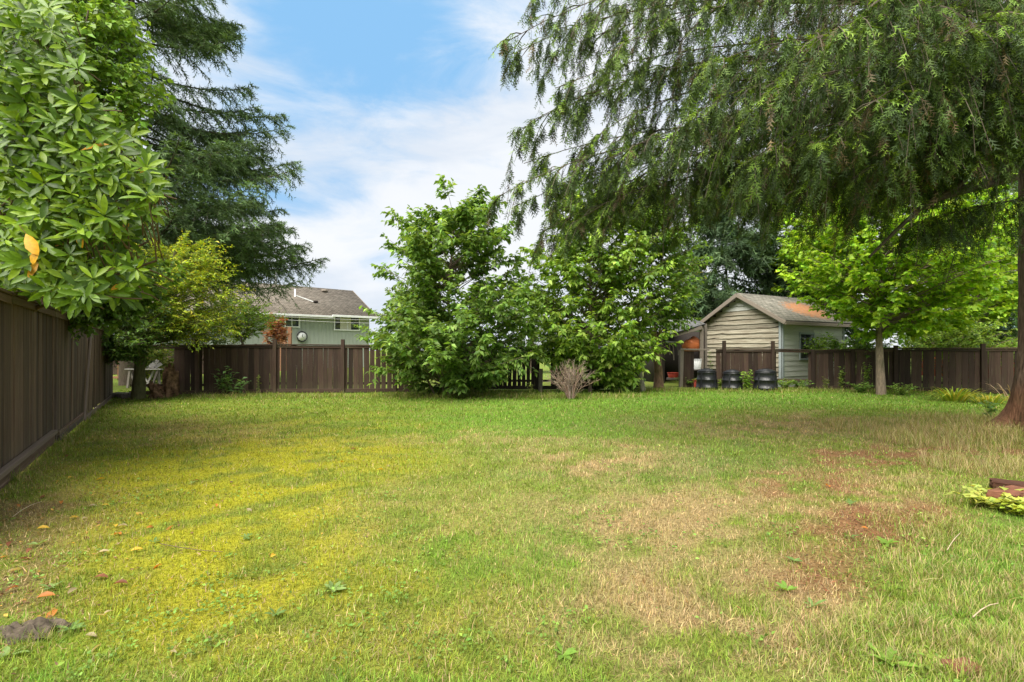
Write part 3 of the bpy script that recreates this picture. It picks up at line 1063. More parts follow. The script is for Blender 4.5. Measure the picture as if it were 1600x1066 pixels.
for sgn in (1, -1):
    ridge = sc0 + d2 * SW / 2 + U3 * (SP + .05) - d1 * og
    if sgn > 0:                                                   # the slope over the window wall
        e = ridge - d2 * (SW / 2 + ov) - U3 * rise * (SW / 2 + ov)
    else:
        e = ridge + d2 * (SW / 2 + ov) - U3 * rise * (SW / 2 + ov)
    r_ = box_mesh('roof', e, d1 * (SL + 2 * og), ridge - e, U3 * .055, M_SROOF, shed, uv=True)
    for off in (0, SL + 2 * og):
        plank('fascia', e + d1 * off - U3 * .04, ridge + d1 * off - U3 * .04, .14, .03, M_FASCIA, shed, n_g)
    plank('fascia', e - U3 * .05 + n_w * .016 * sgn, e + d1 * (SL + 2 * og) - U3 * .05 + n_w * .016 * sgn, .12, .025, M_FASCIA, shed, n_w)
plank('foundation_board', sc0 + n_w * .05 + U3 * .03, sc0 + n_w * .05 + d1 * SL + U3 * .03, .10, .05, M_GREYWOOD, shed, n_w)

# ================================================================== LEAN-TO BESIDE THE SHED
lt0 = G0(1100, 19.2)
lt = thing('lean_to', 'open dark lean-to with a grey sloping roof beside the shed', 'lean-to', lt0)
pl = lambda px, py, Y: at(px, py, Y)
plank('post', G0(1096, 19.3), pl(1096, 506, 19.3), .13, .10, M_FASCIA, lt)
plank('post', G0(1102.5, 19.6), pl(1102.5, 506, 19.6), .09, .09, M_GREYWOOD, lt)
plank('post', G0(1036, 20.6), pl(1036, 520, 20.6), .12, .10, M_DFENCE, lt)
plank('beam', pl(1054, 524, 19.2), pl(1097, 512, 19.2), .13, .05, M_FASCIA, lt)
M_LROOF = roof_mat('grey_lean_to_roof', (0.15, 0.155, 0.165), (0.20, 0.205, 0.215), 0.2)
e0, e1 = pl(1046, 524, 19.1), pl(1102, 508, 19.2)
box_mesh('roof', e0, e1 - e0, A3(-0.1, 3.4, 0.78), U3 * .05, M_LROOF, lt, uv=True)
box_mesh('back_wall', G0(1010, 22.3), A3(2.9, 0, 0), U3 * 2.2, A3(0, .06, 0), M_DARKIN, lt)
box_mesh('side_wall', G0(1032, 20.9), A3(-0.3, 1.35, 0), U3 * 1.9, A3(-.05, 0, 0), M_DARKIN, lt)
plank('hand_rail', pl(1040, 534, 20.4), pl(1073, 536, 20.2), .06, .05, M_METAL, lt)
for k, px in enumerate((1046, 1052, 1059, 1065)):
    plank('baluster', pl(px, 535, 20.38), pl(px + 1, 555 + 8 * (k % 2), 20.38), .035, .03, M_GREYWOOD, lt)
plank('floor_plank', pl(1042, 592, 18.8), pl(1066, 592, 18.6), .35, .08, M_GREYWOOD, lt, (0, 0, 1))

gt = thing('leaning_gate', 'brown plank gate leaning open beside the leftmost compost bin', 'gate', G0(1072, 18.2))
plank('post', G0(1064, 18.2) - U3 * .05, pl(1066, 545, 18.2), .10, .09, M_FASCIA, gt)
plank('post', G0(1062, 18.5) - U3 * .05, pl(1062, 547, 18.5), .06, .06, M_GREYWOOD, gt)
for k in range(3):
    plank('board', G0(1070 + k * 5.6, 18.22) + U3 * .05, pl(1071.5 + k * 5.0, 549, 18.3), .125, .03, M_FENCE, gt)
plank('rail', pl(1064, 546, 18.16), pl(1108, 546.5, 18.3), .06, .06, M_FASCIA, gt)

# orange tarp over something, a white bucket, red tubs
def lump(name, label, cat, c, r, mat, seed=0, rough=0.18, zflat=True, parent=None):
    bm = bmesh.new()
    bmesh.ops.create_icosphere(bm, subdivisions=3, radius=1.0)
    rr = np.random.default_rng(seed)
    ph = rr.uniform(0, 6.28, 6)
    for v in bm.verts:
        x, y, zc = v.co
        k = 1 + rough * (math.sin(5 * x + ph[0]) * math.sin(4 * y + ph[1]) + 0.6 * math.sin(9 * zc + 4 * x + ph[2])) + rr.normal(0, rough * .12)
        v.co = (x * r[0] * k, y * r[1] * k, max(zc, -0.55 if zflat else -1) * r[2] * k)
    for f in bm.faces:
        f.smooth = True
    me = bpy.data.meshes.new(name)
    bm.to_mesh(me)
    bm.free()
    me.materials.append(mat)
    o = bpy.data.objects.new(name, me)
    link(o, parent)
    o.location = Vector(c if parent is None else c - WL[parent.name])
    if label:
        tag(o, label, cat)
    return o


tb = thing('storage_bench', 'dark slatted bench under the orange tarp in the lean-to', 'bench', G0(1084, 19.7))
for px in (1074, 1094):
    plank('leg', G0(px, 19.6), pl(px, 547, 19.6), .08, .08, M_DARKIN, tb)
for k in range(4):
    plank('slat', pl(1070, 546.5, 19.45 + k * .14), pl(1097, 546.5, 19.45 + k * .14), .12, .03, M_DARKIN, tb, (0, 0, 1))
lump('folded_tarp', 'crumpled orange tarp heaped on a bench in the lean-to', 'tarp', at(1082, 541, 19.6), (.36, .28, .34), M_TARP, 3, .10)


def tub(name, label, cat, base, r0, r1, h, mat, group=None):
    root = thing(name, label, cat, base, group)
    base = np.asarray(base, float)
    ac = Acc()
    tubes(ac, np.array([[base, base + U3 * h, base + U3 * (h + .0), base + U3 * .03]]), np.array([[r0, r1, r1 * .93, r0 * .9]]), 18, A3(.5, .5, .5))
    tubes(ac, np.array([[base + U3 * .002, base + U3 * .03]]), np.array([[r0 * .98, r0 * .9]]), 18, A3(.5, .5, .5), cap=True)
    ac.build('body', mat, root)
    ac = Acc()
    a = np.linspace(0, 2 * math.pi, 19)
    tubes(ac, np.stack([base[0] + r1 * np.cos(a), base[1] + r1 * np.sin(a), np.full(19, base[2] + h)], -1)[None], np.full((1, 19), .012), 6, A3(.5, .5, .5))
    ac.build('rim', mat, root)
    return root


tub('bucket', 'white plastic bucket beside the leaning gate', 'bucket', at(1088, 577, 18.9), .16, .19, .36, M_WHITE)
st = thing('block_stand', 'low dark timber stand carrying the white bucket', 'stand', G0(1088, 18.9))
plank('top', at(1081, 578, 18.9), at(1095, 578, 18.9), .34, .035, M_GREYWOOD, st, (0, 0, 1))
for px in (1083, 1093):
    plank('leg', G0(px, 18.9), at(px, 579, 18.9), .07, .07, M_DARKIN, st)
tub('red_tub', 'red plastic tub on the lean-to floor plank', 'tub', at(1052, 590, 18.75), .17, .21, .17, M_RED)
tub('red_pail', 'red plastic pail on the ground behind the leftmost compost bin', 'pail', G0(1085, 18.35), .13, .17, .34, M_RED)

# ================================================================== COMPOST BINS
def composter(px, Y, r, h, label, rot):
    c = G0(px, Y)
    c[2] = gz(c[0], c[1])
    root = thing('compost_bin', label, 'compost bin', c, 'black compost bins in front of the shed')
    def ring(sides, z, rr, soft=0.05):
        a = np.arange(sides) / sides * 2 * math.pi + rot
        k = 1 + soft * np.cos(a * 4)
        return np.stack([c[0] + rr * k * np.cos(a), c[1] + rr * k * np.sin(a), np.full(sides, c[2] + z)], -1)
    def loft(name, prof, sides=32, soft=.05, cap=True):
        R = [ring(sides, z, rr, soft) for z, rr in prof]
        V = np.concatenate(R)
        F = []
        for i in range(len(R) - 1):
            for j in range(sides):
                j2 = (j + 1) % sides
                F += [[i * sides + j, i * sides + j2, (i + 1) * sides + j2], [i * sides + j, (i + 1) * sides + j2, (i + 1) * sides + j]]
        if cap:
            e = (len(R) - 1) * sides
            F += [[e, e + j, e + j + 1] for j in range(1, sides - 1)]
        return mesh_np(name, V, F, M_BLACKP, root)
    b = loft('body', [(0, r), (h * .10, r * .995), (h * .11, r * 1.02), (h * .14, r * 1.02), (h * .15, r * .98), (h * .46, r * .92), (h * .47, r * .95), (h * .51, r * .95), (h * .52, r * .91),
                      (h * .80, r * .85), (h * .82, r * .88), (h * .86, r * .88)], soft=.045)
    loft('lid', [(h * .861, r * .80), (h * .90, r * .84), (h * .93, r * .80), (h * .95, r * .62), (h * .955, r * .58), (h * .99, r * .56), (h, r * .5)], soft=.03)
    for k in range(8):                                            # upright ribs on the body
        a = rot + k * math.pi / 4 + .39
        p0 = c + A3(math.cos(a) * r * .955, math.sin(a) * r * .955, h * .15)
        p1 = c + A3(math.cos(a) * r * .82, math.sin(a) * r * .82, h * .80)
        plank('rib', p0, p1, .05, .03, M_BLACKP, root, (math.cos(a), math.sin(a), .1))
    a = -math.pi / 2
    plank('handle', c + A3(-.10, 0, h * 1.01), c + A3(.10, 0, h * 1.01), .05, .03, M_BLACKP, root, (0, 0, 1))
    return root


composter(1104.5, 17.2, .345, .70, 'round black plastic compost bin beside the leaning gate', .2)
composter(1144, 17.05, .33, .66, 'black plastic compost bin with a seedling on top, in the middle of the three', .5)
composter(1196, 16.9, .38, .70, 'broad black ribbed compost bin by the shed corner, next to a leafy weed', .1)

# ================================================================== THE GREEN HOUSE BEHIND
hu, hn = A3(0.73, 0.684, 0), A3(-0.684, 0.73, 0)
h0 = A3(gx(436, 36.0), 36.0, 0)
house = thing('green_house', 'sage green house with a brown shingle roof and white windows beyond the fence', 'house', h0 + hu * 3)
m, t = new_mat('sage_green_siding')
gi = t.n('ShaderNodeNewGeometry')
nz = t.noise(t.mapping(gi.outputs['Position'], scale=(1, 1, .3)), 4.0, 5, .6)
out(t, principled(t, t.ramp(nz, [(0.3, (0.31, 0.345, 0.30)), (0.7, (0.35, 0.385, 0.335))]), .7, .25))
M_SAGE = m
EV, RD, HS0, HS1, HD = 4.10, 6.35, -9.0, 6.9, 8.0
prism('wall', [h0 + hu * HS0, h0 + hu * HS1, h0 + hu * HS1 + U3 * EV, h0 + hu * HS0 + U3 * EV], hn * .15, M_SAGE, house)
prism('gable_wall', [h0 + hu * (HS1 - .15) + hn * .16, h0 + hu * (HS1 - .15) + hn * HD, h0 + hu * (HS1 - .15) + hn * HD + U3 * EV, h0 + hu * (HS1 - .15) + hn * HD / 2 + U3 * (RD - .1), h0 + hu * (HS1 - .15) + hn * .16 + U3 * EV], hu * .15, M_SAGE, house)
s = HS0 + .1
while s < HS1 - .05:                                              # battens of the board-and-batten wall
    plank('batten', h0 + hu * s - hn * .012, h0 + hu * s - hn * .012 + U3 * (EV - .02), .05, .025, M_SAGE, house, -hn)
    s += 0.30
M_HROOF = roof_mat('brown_shingle_roof', (0.145, 0.125, 0.105), (0.21, 0.185, 0.155), 0.17)
eo = .55
slope = (RD - EV) / (HD / 2)
E0 = h0 + hu * (HS0 - .4) - hn * eo + U3 * (EV - slope * eo + .05)
R0 = h0 + hu * (HS0 - .4) + hn * HD / 2 + U3 * (RD + .05)
B0 = h0 + hu * (HS0 - .4) + hn * (HD + eo) + U3 * (EV - slope * eo + .05)
rl = hu * (HS1 - HS0 + .9)
roof = box_mesh('roof', E0, rl, R0 - E0, U3 * .10, M_HROOF, house, uv=True)
box_mesh('roof', B0, rl, R0 - B0, U3 * .10, M_HROOF, house, uv=True)
WL[roof.name] = WL[house.name]
rp = lambda px, py: None
def on_roof(sa, k):
    return E0 + hu * sa + (R0 - E0) * k + U3 * .10
for sa, k in ((7.9, .82), (14.1, .86)):
    c = on_roof(sa, k)
    box_mesh('roof_vent', c - hu * .22 - hn * .16, hu * .44, hn * .32, U3 * .16, M_FASCIA, roof)
c = on_roof(11.3, .60)
cyl('vent_pipe', c - U3 * .1, c + U3 * .55, .055, .05, M_WHITE, roof)
c2 = on_roof(12.5, .42)
plank('roof_pipe', on_roof(11.4, .62) + U3 * .03, c2 + U3 * .03, .08, .06, M_WHITE, roof, (0, 0, 1))
box_mesh('roof_vent', c2 - hu * .12 - hn * .12, hu * .3, hn * .24, U3 * .16, M_DARKIN, roof)
plank('gutter', E0 - hn * .06 + U3 * .02, E0 - hn * .06 + hu * 13.2 + U3 * .02, .14, .10, M_WHITE, house, -hn)
plank('gutter', E0 - hn * .10 + hu * 13.0 + U3 * .10, E0 - hn * .10 + rl + U3 * .10, .16, .12, M_WHITE, house, -hn)
plank('barge_board', E0 + rl + U3 * .02, R0 + rl + U3 * .02, .2, .04, M_FASCIA, house, hu)


def hwin(px0, px1, py0, py1, muntin, curtain):
    """window on the front wall from its photo rectangle"""
    def sc(px):
        k = (px - 800) / FPX
        return (k * h0[1] - h0[0]) / (hu[0] - k * hu[1])
    s0, s1 = sc(px0), sc(px1)
    ym = h0[1] + hu[1] * (s0 + s1) / 2
    z1, z0 = CAM_H + (HOR - py0) / FPX * ym, CAM_H + (HOR - py1) / FPX * ym
    wv = box_mesh('window', h0 + hu * s0 + U3 * z0 - hn * .03, hu * (s1 - s0), U3 * (z1 - z0), -hn * .01, M_GLASS, house)
    for a in (s0, s1):
        plank('frame', h0 + hu * a + U3 * (z0 - .05) - hn * .06, h0 + hu * a + U3 * (z1 + .05) - hn * .06, .09, .05, M_WHITE, wv, -hn)
    for zc in (z0, z1):
        plank('frame', h0 + hu * (s0 - .05) + U3 * zc - hn * .062, h0 + hu * (s1 + .05) + U3 * zc - hn * .062, .09, .05, M_WHITE, wv, -hn)
    for k in muntin:
        a = s0 + (s1 - s0) * k
        plank('mullion', h0 + hu * a + U3 * z0 - hn * .055, h0 + hu * a + U3 * z1 - hn * .055, .05, .03, M_WHITE, wv, -hn)
    zc = z0 + (z1 - z0) * .72
    plank('glazing_bar', h0 + hu * s0 + U3 * zc - hn * .05, h0 + hu * s1 + U3 * zc - hn * .05, .03, .02, M_WHITE, wv, -hn)
    for a, b in curtain:
        plank('curtain', h0 + hu * (s0 + (s1 - s0) * (a + b) / 2) + U3 * (z0 + .03) - hn * .046, h0 + hu * (s0 + (s1 - s0) * (a + b) / 2) + U3 * (z1 - .03) - hn * .046, (s1 - s0) * (b - a), .01, M_CURTAIN, wv, -hn)


hwin(445, 467, 491, 511, (.48,), ())
hwin(522, 561, 495, 516, (.52,), ((.22, .50), (.54, .66)))
# round white disc with a dark rim on the house wall
sdisc = (lambda k: (k * h0[1] - h0[0]) / (hu[0] - k * hu[1]))((471 - 800) / FPX)
dc = h0 + hu * sdisc - hn * .1
dc[2] = CAM_H + (HOR - 526) / FPX * dc[1]
clock = thing('round_wall_disc', 'round white disc with a dark rim on the green house wall', 'wall clock', dc)
cyl('face', dc, dc - hn * .04, .33, .33, M_WHITE, clock, 28)
ac = Acc()
a = np.linspace(0, 2 * math.pi, 29)
tubes(ac, (dc + np.cos(a)[:, None] * hu * .35 + np.sin(a)[:, None] * U3 * .35 - hn * .03)[None], np.full((1, 29), .045), 8, A3(.1, .1, .1))
ac.build('rim', M_BLACKP, clock)
plank('hand', dc - hn * .05, dc - hn * .05 + U3 * .16 + hu * .03, .03, .01, M_BLACKP, clock, -hn)
plank('hand', dc - hn * .052, dc - hn * .052 - U3 * .08 + hu * .10, .03, .01, M_BLACKP, clock, -hn)
# antenna mast behind the roof
mast = thing('antenna_mast', 'thin grey mast rising behind the brown roof', 'mast', A3(gx(431, 46), 46, 0))
cyl('pole', A3(gx(431, 46), 46, 0), at(431, 428, 46), .05, .04, M_METAL, mast, 8)
cyl('antenna', at(431, 446, 46), at(431, 423, 46), .11, .09, M_METAL, mast, 8)
for dyy in (0, 5):                                                # two service wires crossing in front of the house
    ac = Acc()
    A_, B_ = at(428, 494 + dyy, 33.5), at(690, 500 + dyy, 39)
    tt = np.linspace(0, 1, 14)[:, None]
    tubes(ac, (A_ + (B_ - A_) * tt - U3 * .12 * np.sin(tt * math.pi))[None], np.full((1, 14), .012), 5, A3(.5, .5, .5))
    o = ac.build('service_wire', M_CABLE, loc=A_)
    tag(o, 'pale thin wire strung across the front of the green house', 'wire', 'wires in front of the house')
# cedar deck screen left of the house corner
ds = thing('cedar_screen', 'orange cedar deck screen beside the house, behind the red maple', 'screen', A3(gx(444, 33), 33, 0))
for k, px in enumerate((438.5, 441.2, 443.9, 446.6)):
    plank('slat', A3(gx(px, 33), 33, 0), at(px, 512, 33), .09, .03, M_CEDAR, ds)
plank('post', A3(gx(453, 32.9), 32.9, 0), at(453, 511, 32.9), .22, .16, M_CEDAR, ds)
plank('rail', at(437, 516, 32.95), at(452, 516, 32.95), .08, .06, M_CEDAR, ds)

# ================================================================== RED OUTBUILDING BEYOND THE SIDE FENCE
ob0 = A3(gx(1560, 24), 24, 0)
ob = thing('red_outbuilding', 'red plank outbuilding with a teal metal roof beyond the side fence', 'outbuilding', ob0)
box_mesh('wall', A3(gx(1518, 24), 24.0, 0), A3(4.2, 0.8, 0), U3 * 2.0, A3(-.2, 3.0, 0), M_REDWALL, ob)
for k in range(6):
    z_ = 1.30 + k * .13
    plank('log', A3(gx(1552, 23.9), 23.85, z_), A3(gx(1640, 23.9), 24.4, z_), .11, .10, M_GREYWOOD if k % 2 else M_REDWALL, ob)
box_mesh('roof', at(1519, 513, 23.2), A3(4.9, .95, -.35), A3(.1, 3.6, 1.05), U3 * .06, M_TEAL, ob)
plank('fascia', at(1519, 514, 23.18), at(1519, 514, 23.18) + A3(4.9, .95, -.35), .16, .04, M_CEDAR, ob)

# ================================================================== VEGETATION
LEAF5 = (A3([0, 0, 0], [-.26, .42, .07], [.26, .42, .07], [0, .45, 0], [0, 1, -.10]),
         np.array([[0, 2, 3], [3, 2, 4], [0, 3, 1], [1, 3, 4]]))
LEAFN = (A3([0, 0, 0], [-.17, .45, .05], [.17, .45, .05], [0, .45, 0], [0, 1, -.10]),
         np.array([[0, 2, 3], [3, 2, 4], [0, 3, 1], [1, 3, 4]]))
LEAFW = (A3([0, 0, 0], [-.38, .36, .07], [.38, .36, .07], [0, .42, 0], [0, 1, -.12]),
         np.array([[0, 2, 3], [3, 2, 4], [0, 3, 1], [1, 3, 4]]))
SPIKE = (A3([-.06, 0, 0], [.06, 0, 0], [0, 1, 0], [0, .18, .02], [.05, .34, .02], [.30, .52, .03], [0, .30, -.02], [-.05, .46, -.02], [-.30, .64, -.03],
            [0, .5, 0], [.04, .62, .0], [.06, .74, .26]),
         np.array([[0, 1, 2], [3, 4, 5], [6, 7, 8], [9, 10, 11]]))


def _spray():
    """hemlock sprig: a stem with short flat needles on both sides"""
    V, F = [[-.018, 0, 0], [.018, 0, 0], [0, 1, 0]], [[0, 1, 2]]
    for k in range(3):
        y = .06 + k * .28
        for sg in (-1, 1):
            n_ = len(V)
            yy_ = y + (.09 if sg > 0 else 0)
            lw = .25 - .03 * k
            V += [[0, yy_, 0], [0, yy_ + .14, 0.01], [sg * lw, yy_ + .30, -.02]]
            F += [[n_, n_ + 1, n_ + 2]]
    return A3(*V), np.array(F)


SPRAY = _spray()


def interp_path(path, z):
    """point on a trunk polyline at height z"""
    p = np.asarray(path)
    return np.stack([np.interp(z, p[:, 2], p[:, 0]), np.interp(z, p[:, 2], p[:, 1]), z], -1)


def crown_tips(profile, Y, depth, n, edge=0.45):
    """profile rows (py, left px, right px); returns points filling that outline"""
    pr = np.array(sorted(profile), dtype=float)
    py = np.linspace(pr[0, 0], pr[-1, 0], 200)
    lw, rw = np.interp(py, pr[:, 0], pr[:, 1]), np.interp(py, pr[:, 0], pr[:, 2])
    wgt = (rw - lw) + 8
    k = rng.choice(200, n, p=wgt / wgt.sum())
    ph, rho = rng.uniform(0, 2 * math.pi, n), rng.random(n) ** edge
    cx, hw = (lw[k] + rw[k]) / 2, (rw[k] - lw[k]) / 2
    x = (cx + hw * rho * np.cos(ph) - 800) / FPX * Y
    y = Y + hw / FPX * Y * depth * rho * np.sin(ph)
    z = CAM_H + (HOR - py[k] - rng.uniform(-3, 3, n)) / FPX * Y
    return np.stack([x, y, np.maximum(z, .12)], -1)


def leafy_tree(name, label, trunk, tr, profile, Y, n_shoots, n_tw, n_lf, leaf_len, cols, tmpl=LEAF5, depth=0.85, rise_=0.55, arch=0.10,
               droop=0.55, mat=M_LEAF, bark=(0.16, 0.12, 0.09), cat='tree', group=None, tw_len=(.22, .5), edge=.45, limb_r=.022, zmin=None, upright=0.0,
               tipcol=None, stems=None):
    trunk = np.asarray(trunk, dtype=float)
    root = thing(name, label, cat, trunk[0], group)
    tips = crown_tips(profile, Y, depth, n_shoots, edge)
    hd = np.linalg.norm(tips[:, :2] - interp_path(trunk, tips[:, 2])[:, :2], axis=1)
    lo = trunk[0, 2] + .15 if zmin is None else zmin
    zs = np.clip(tips[:, 2] - hd * rise_ - rng.uniform(0, .5, n_shoots), lo, trunk[-1, 2] * .97)
    st = interp_path(trunk, zs)
    ln = np.linalg.norm(tips - st, axis=1, keepdims=True)
    mid = (st + tips) / 2 + U3 * arch * ln + rng.normal(0, .06, (n_shoots, 3)) * ln
    n = 9
    C = bez(st, mid, tips, n)
    ac = Acc()
    if tr:
        tp = trunk
        kk = np.linspace(0, 1, len(tp))
        rad = np.interp(kk, [0, .06, 1], [tr * 1.2, tr, tr * .25])
        tubes(ac, tp[None], rad[None], 12, np.asarray(bark))
    if stems is not None:
        for sp in stems:
            sp = np.asarray(sp, float)
            tubes(ac, sp[None], np.linspace(.035, .012, len(sp))[None], 7, np.asarray(bark))
    ac.build('trunk', M_BARK, root, smooth=True)
    ac = Acc()
    rr = np.clip(ln * .008, .006, limb_r) * np.linspace(1, .25, n)[None]
    tubes(ac, C, rr, 5, np.asarray(bark) * .9)
    # side twigs
    tpos = rng.uniform(.35, 1.0, (n_shoots, n_tw)) ** .8
    tpos[:, 0] = 1.0
    idx = tpos * (n - 1)
    i0 = np.minimum(idx.astype(int), n - 2)
    fr = (idx - i0)[..., None]
    ar = np.arange(n_shoots)[:, None]
    base = C[ar, i0] * (1 - fr) + C[ar, i0 + 1] * fr
    tan = nrm(C[ar, i0 + 1] - C[ar, i0])
    outw = nrm(tips - A3(gx(0, 1) * 0, 0, 0) - interp_path(trunk, tips[:, 2]))[:, None, :]
    dr = nrm(tan * .8 + outw * .35 + rng.normal(0, .6, tan.shape) + U3 * (upright - .05))
    dr[:, 0] = nrm(tan[:, 0] + U3 * upright * 1.5)
    tl = rng.uniform(tw_len[0], tw_len[1], (n_shoots, n_tw, 1)) * (0.65 + 0.35 * np.clip(ln[:, None] / 2, 0, 1))
    end = base + dr * tl - U3 * droop * .12 * tl
    TB = bez(base.reshape(-1, 3), (base + dr * tl * .5 + U3 * .04 * tl).reshape(-1, 3), end.reshape(-1, 3), 4)
    strips(ac, TB[:, ::3], .003, np.asarray(bark) * .8)
    ac.build('branches', M_STEM, root)
    # leaves
    B = len(TB)
    s = (np.arange(n_lf)[None] + rng.uniform(.1, .9, (B, n_lf))) / n_lf
    s3 = s * 3
    k0 = np.minimum(s3.astype(int), 2)
    ff = (s3 - k0)[..., None]
    b = np.arange(B)[:, None]
    lp = TB[b, k0] * (1 - ff) + TB[b, k0 + 1] * ff
    td = nrm(TB[b, k0 + 1] - TB[b, k0])
    side = nrm(np.cross(td, U3)) * np.where(np.arange(n_lf) % 2 == 0, 1, -1)[None, :, None]
    ld = nrm(td * .55 + side * .75 - U3 * droop * rng.uniform(.3, 1.2, (B, n_lf, 1)) + rng.normal(0, .28, td.shape))
    upv = U3 + rng.normal(0, .45, td.shape)
    pos, ld, upv = lp.reshape(-1, 3), ld.reshape(-1, 3), upv.reshape(-1, 3)
    nL = len(pos)
    ci = rng.choice(len(cols), nL, p=[c_[1] for c_ in cols])
    pal = np.array([c_[0] for c_ in cols])
    tint = np.repeat(np.exp(rng.normal(0, .14, B)), n_lf)[:, None]
    cc_ = 1.30 * pal[ci] * tint * np.exp(rng.normal(0, .2, (nL, 1))) * np.exp(rng.normal(0, .05, (nL, 3)))
    ac = Acc()
    scatter(ac, tmpl[0], tmpl[1], pos, ld, upv, leaf_len * rng.uniform(.65, 1.2, nL), cc_)
    ac.build('crown', mat, root, kind='stuff')
    return root


def path(*pts):
    return np.array(pts, dtype=float)


def wob(p0, p1, n, amp):
    p0, p1 = np.asarray(p0, float), np.asarray(p1, float)
    t_ = np.linspace(0, 1, n)[:, None]
    P = p0 + (p1 - p0) * t_
    P[1:-1, :2] += rng.normal(0, amp, (n - 2, 2))
    return P


# ---- the two bushy cherry trees in the middle
GC = [((0.125, 0.215, 0.040), .5), ((0.175, 0.270, 0.062), .3), ((0.085, 0.155, 0.036), .2)]
YA = 15.2
leafy_tree('cherry_tree', 'bushy dark green cherry tree spreading down to the lawn, right of the green house', wob(G0(702, YA), at(708, 330, YA), 7, .06), .07,
           [(290, 676, 724), (308, 654, 768), (335, 626, 790), (380, 604, 804), (420, 592, 818), (455, 600, 836), (490, 580, 850), (530, 566, 858), (560, 580, 850), (590, 612, 790), (606, 640, 745)],
           YA, 300, 9, 11, .190, GC, rise_=.5, arch=.05, droop=.6, tw_len=(.25, .55), upright=.10, zmin=.3,
           stems=[wob(G0(702 + k * 7, YA), at(690 + k * 16, 520, YA + .2 * (k % 3 - 1)), 5, .04) for k in (-3, -1, 1, 3)])
YB = 16.2
GB = [((0.185, 0.290, 0.044), .45), ((0.245, 0.350, 0.068), .3), ((0.115, 0.205, 0.038), .25)]
leafy_tree('cherry_tree', 'taller light green cherry tree with a slender stem behind the bare twiggy bush', wob(G0(922, YB), at(925, 330, YB), 7, .05), .055,
           [(278, 895, 1000), (320, 860, 1035), (365, 825, 1055), (410, 808, 1066), (450, 800, 1064), (490, 798, 1058), (530, 805, 1050), (555, 830, 1030), (580, 900, 1000), (600, 925, 985)],
           YB, 330, 9, 11, .190, GB, depth=.5, rise_=.5, arch=.06, droop=.7, tw_len=(.25, .55), zmin=.4, upright=.05)
YC = 16.6
leafy_tree('young_tree', 'thin pale trunked tree leaning beside the cut tree stub', path(G0(1005, YC), at(998, 570, YC), at(994, 530, YC), at(1000, 450, YC), at(1010, 330, YC)), .085,
           [(300, 990, 1050), (350, 985, 1085), (410, 1000, 1098), (450, 1010, 1098), (490, 1020, 1085), (510, 1030, 1075)],
           YC, 110, 8, 10, .15, [((0.105, 0.190, 0.030), .6), ((0.145, 0.235, 0.04), .4)], bark=(0.30, 0.27, 0.22), zmin=2.2)
YE = 15.6
GE = [((0.225, 0.365, 0.028), .5), ((0.300, 0.420, 0.038), .28), ((0.140, 0.270, 0.028), .22)]
leafy_tree('bright_green_tree', 'bright yellow-green tree with a pale smooth trunk before the side fence', path(G0(1377, YE) + A3(0, 0, -.05), at(1375, 570, YE), at(1373, 520, YE), at(1378, 470, YE), at(1376, 420, YE), at(1380, 330, YE)), .12,
           [(290, 1290, 1450), (330, 1240, 1540), (370, 1226, 1580), (410, 1226, 1590), (450, 1250, 1575), (480, 1296, 1540), (505, 1325, 1500), (525, 1345, 1440)],
           YE, 280, 9, 11, .165, GE, tmpl=LEAFW, rise_=.35, arch=.08, droop=.45, bark=(0.25, 0.19, 0.14), zmin=1.85, limb_r=.04)
leafy_tree('sunlit_tree', 'sunlit lime green tree beyond the side fence, below the hanging hemlock boughs', path(A3(gx(1530, 19.5), 19.5, 0), at(1530, 540, 19.5), at(1528, 440, 19.5), at(1525, 330, 19.5)), .09,
           [(290, 1480, 1570), (330, 1460, 1600), (380, 1450, 1610), (430, 1455, 1610), (470, 1470, 1600), (500, 1490, 1580)], 19.5, 130, 8, 10, .18, GE, tmpl=LEAFW, droop=.4, zmin=2.2)
leafy_tree('sunlit_tree', 'sunlit lime green tree rising behind the shed window wall', path(A3(gx(1290, 23.5), 23.5, 0), at(1290, 540, 23.5), at(1288, 440, 23.5), at(1285, 340, 23.5)), .09,
           [(300, 1240, 1330), (340, 1215, 1350), (380, 1205, 1360), (420, 1205, 1360), (455, 1225, 1350), (480, 1260, 1340)], 23.5, 110, 8, 9, .20, GE, tmpl=LEAFW, droop=.4, zmin=3.2)
# pruned stub beside the lean-to
sb = thing('cut_tree_stub', 'brown pollarded tree stub with cut branch ends beside the lean-to', 'tree stub', G0(1029, 17.6))
ac = Acc()
tubes(ac, path(G0(1029, 17.6) - U3 * .05, at(1029, 585, 17.6), at(1027, 560, 17.6), at(1023, 545, 17.6), at(1022, 535, 17.6))[None], A3(.20, .15, .135, .13, .12)[None], 12, A3(.23, .14, .085), cap=True)
ac.build('trunk', M_BARK, sb, smooth=True)
for tip in ((1017, 513), (1024, 510), (1033, 515), (1020, 520)):
    ac = Acc()
    tubes(ac, bez(at(1023, 543, 17.6)[None], at((1023 + tip[0]) / 2 - 1, 532, 17.55)[None], at(*tip, 17.5)[None], 6), np.linspace(.085, .06, 6)[None], 9, A3(.26, .17, .10), cap=True)
    ac.build('cut_branch', M_BARK, sb, smooth=True)

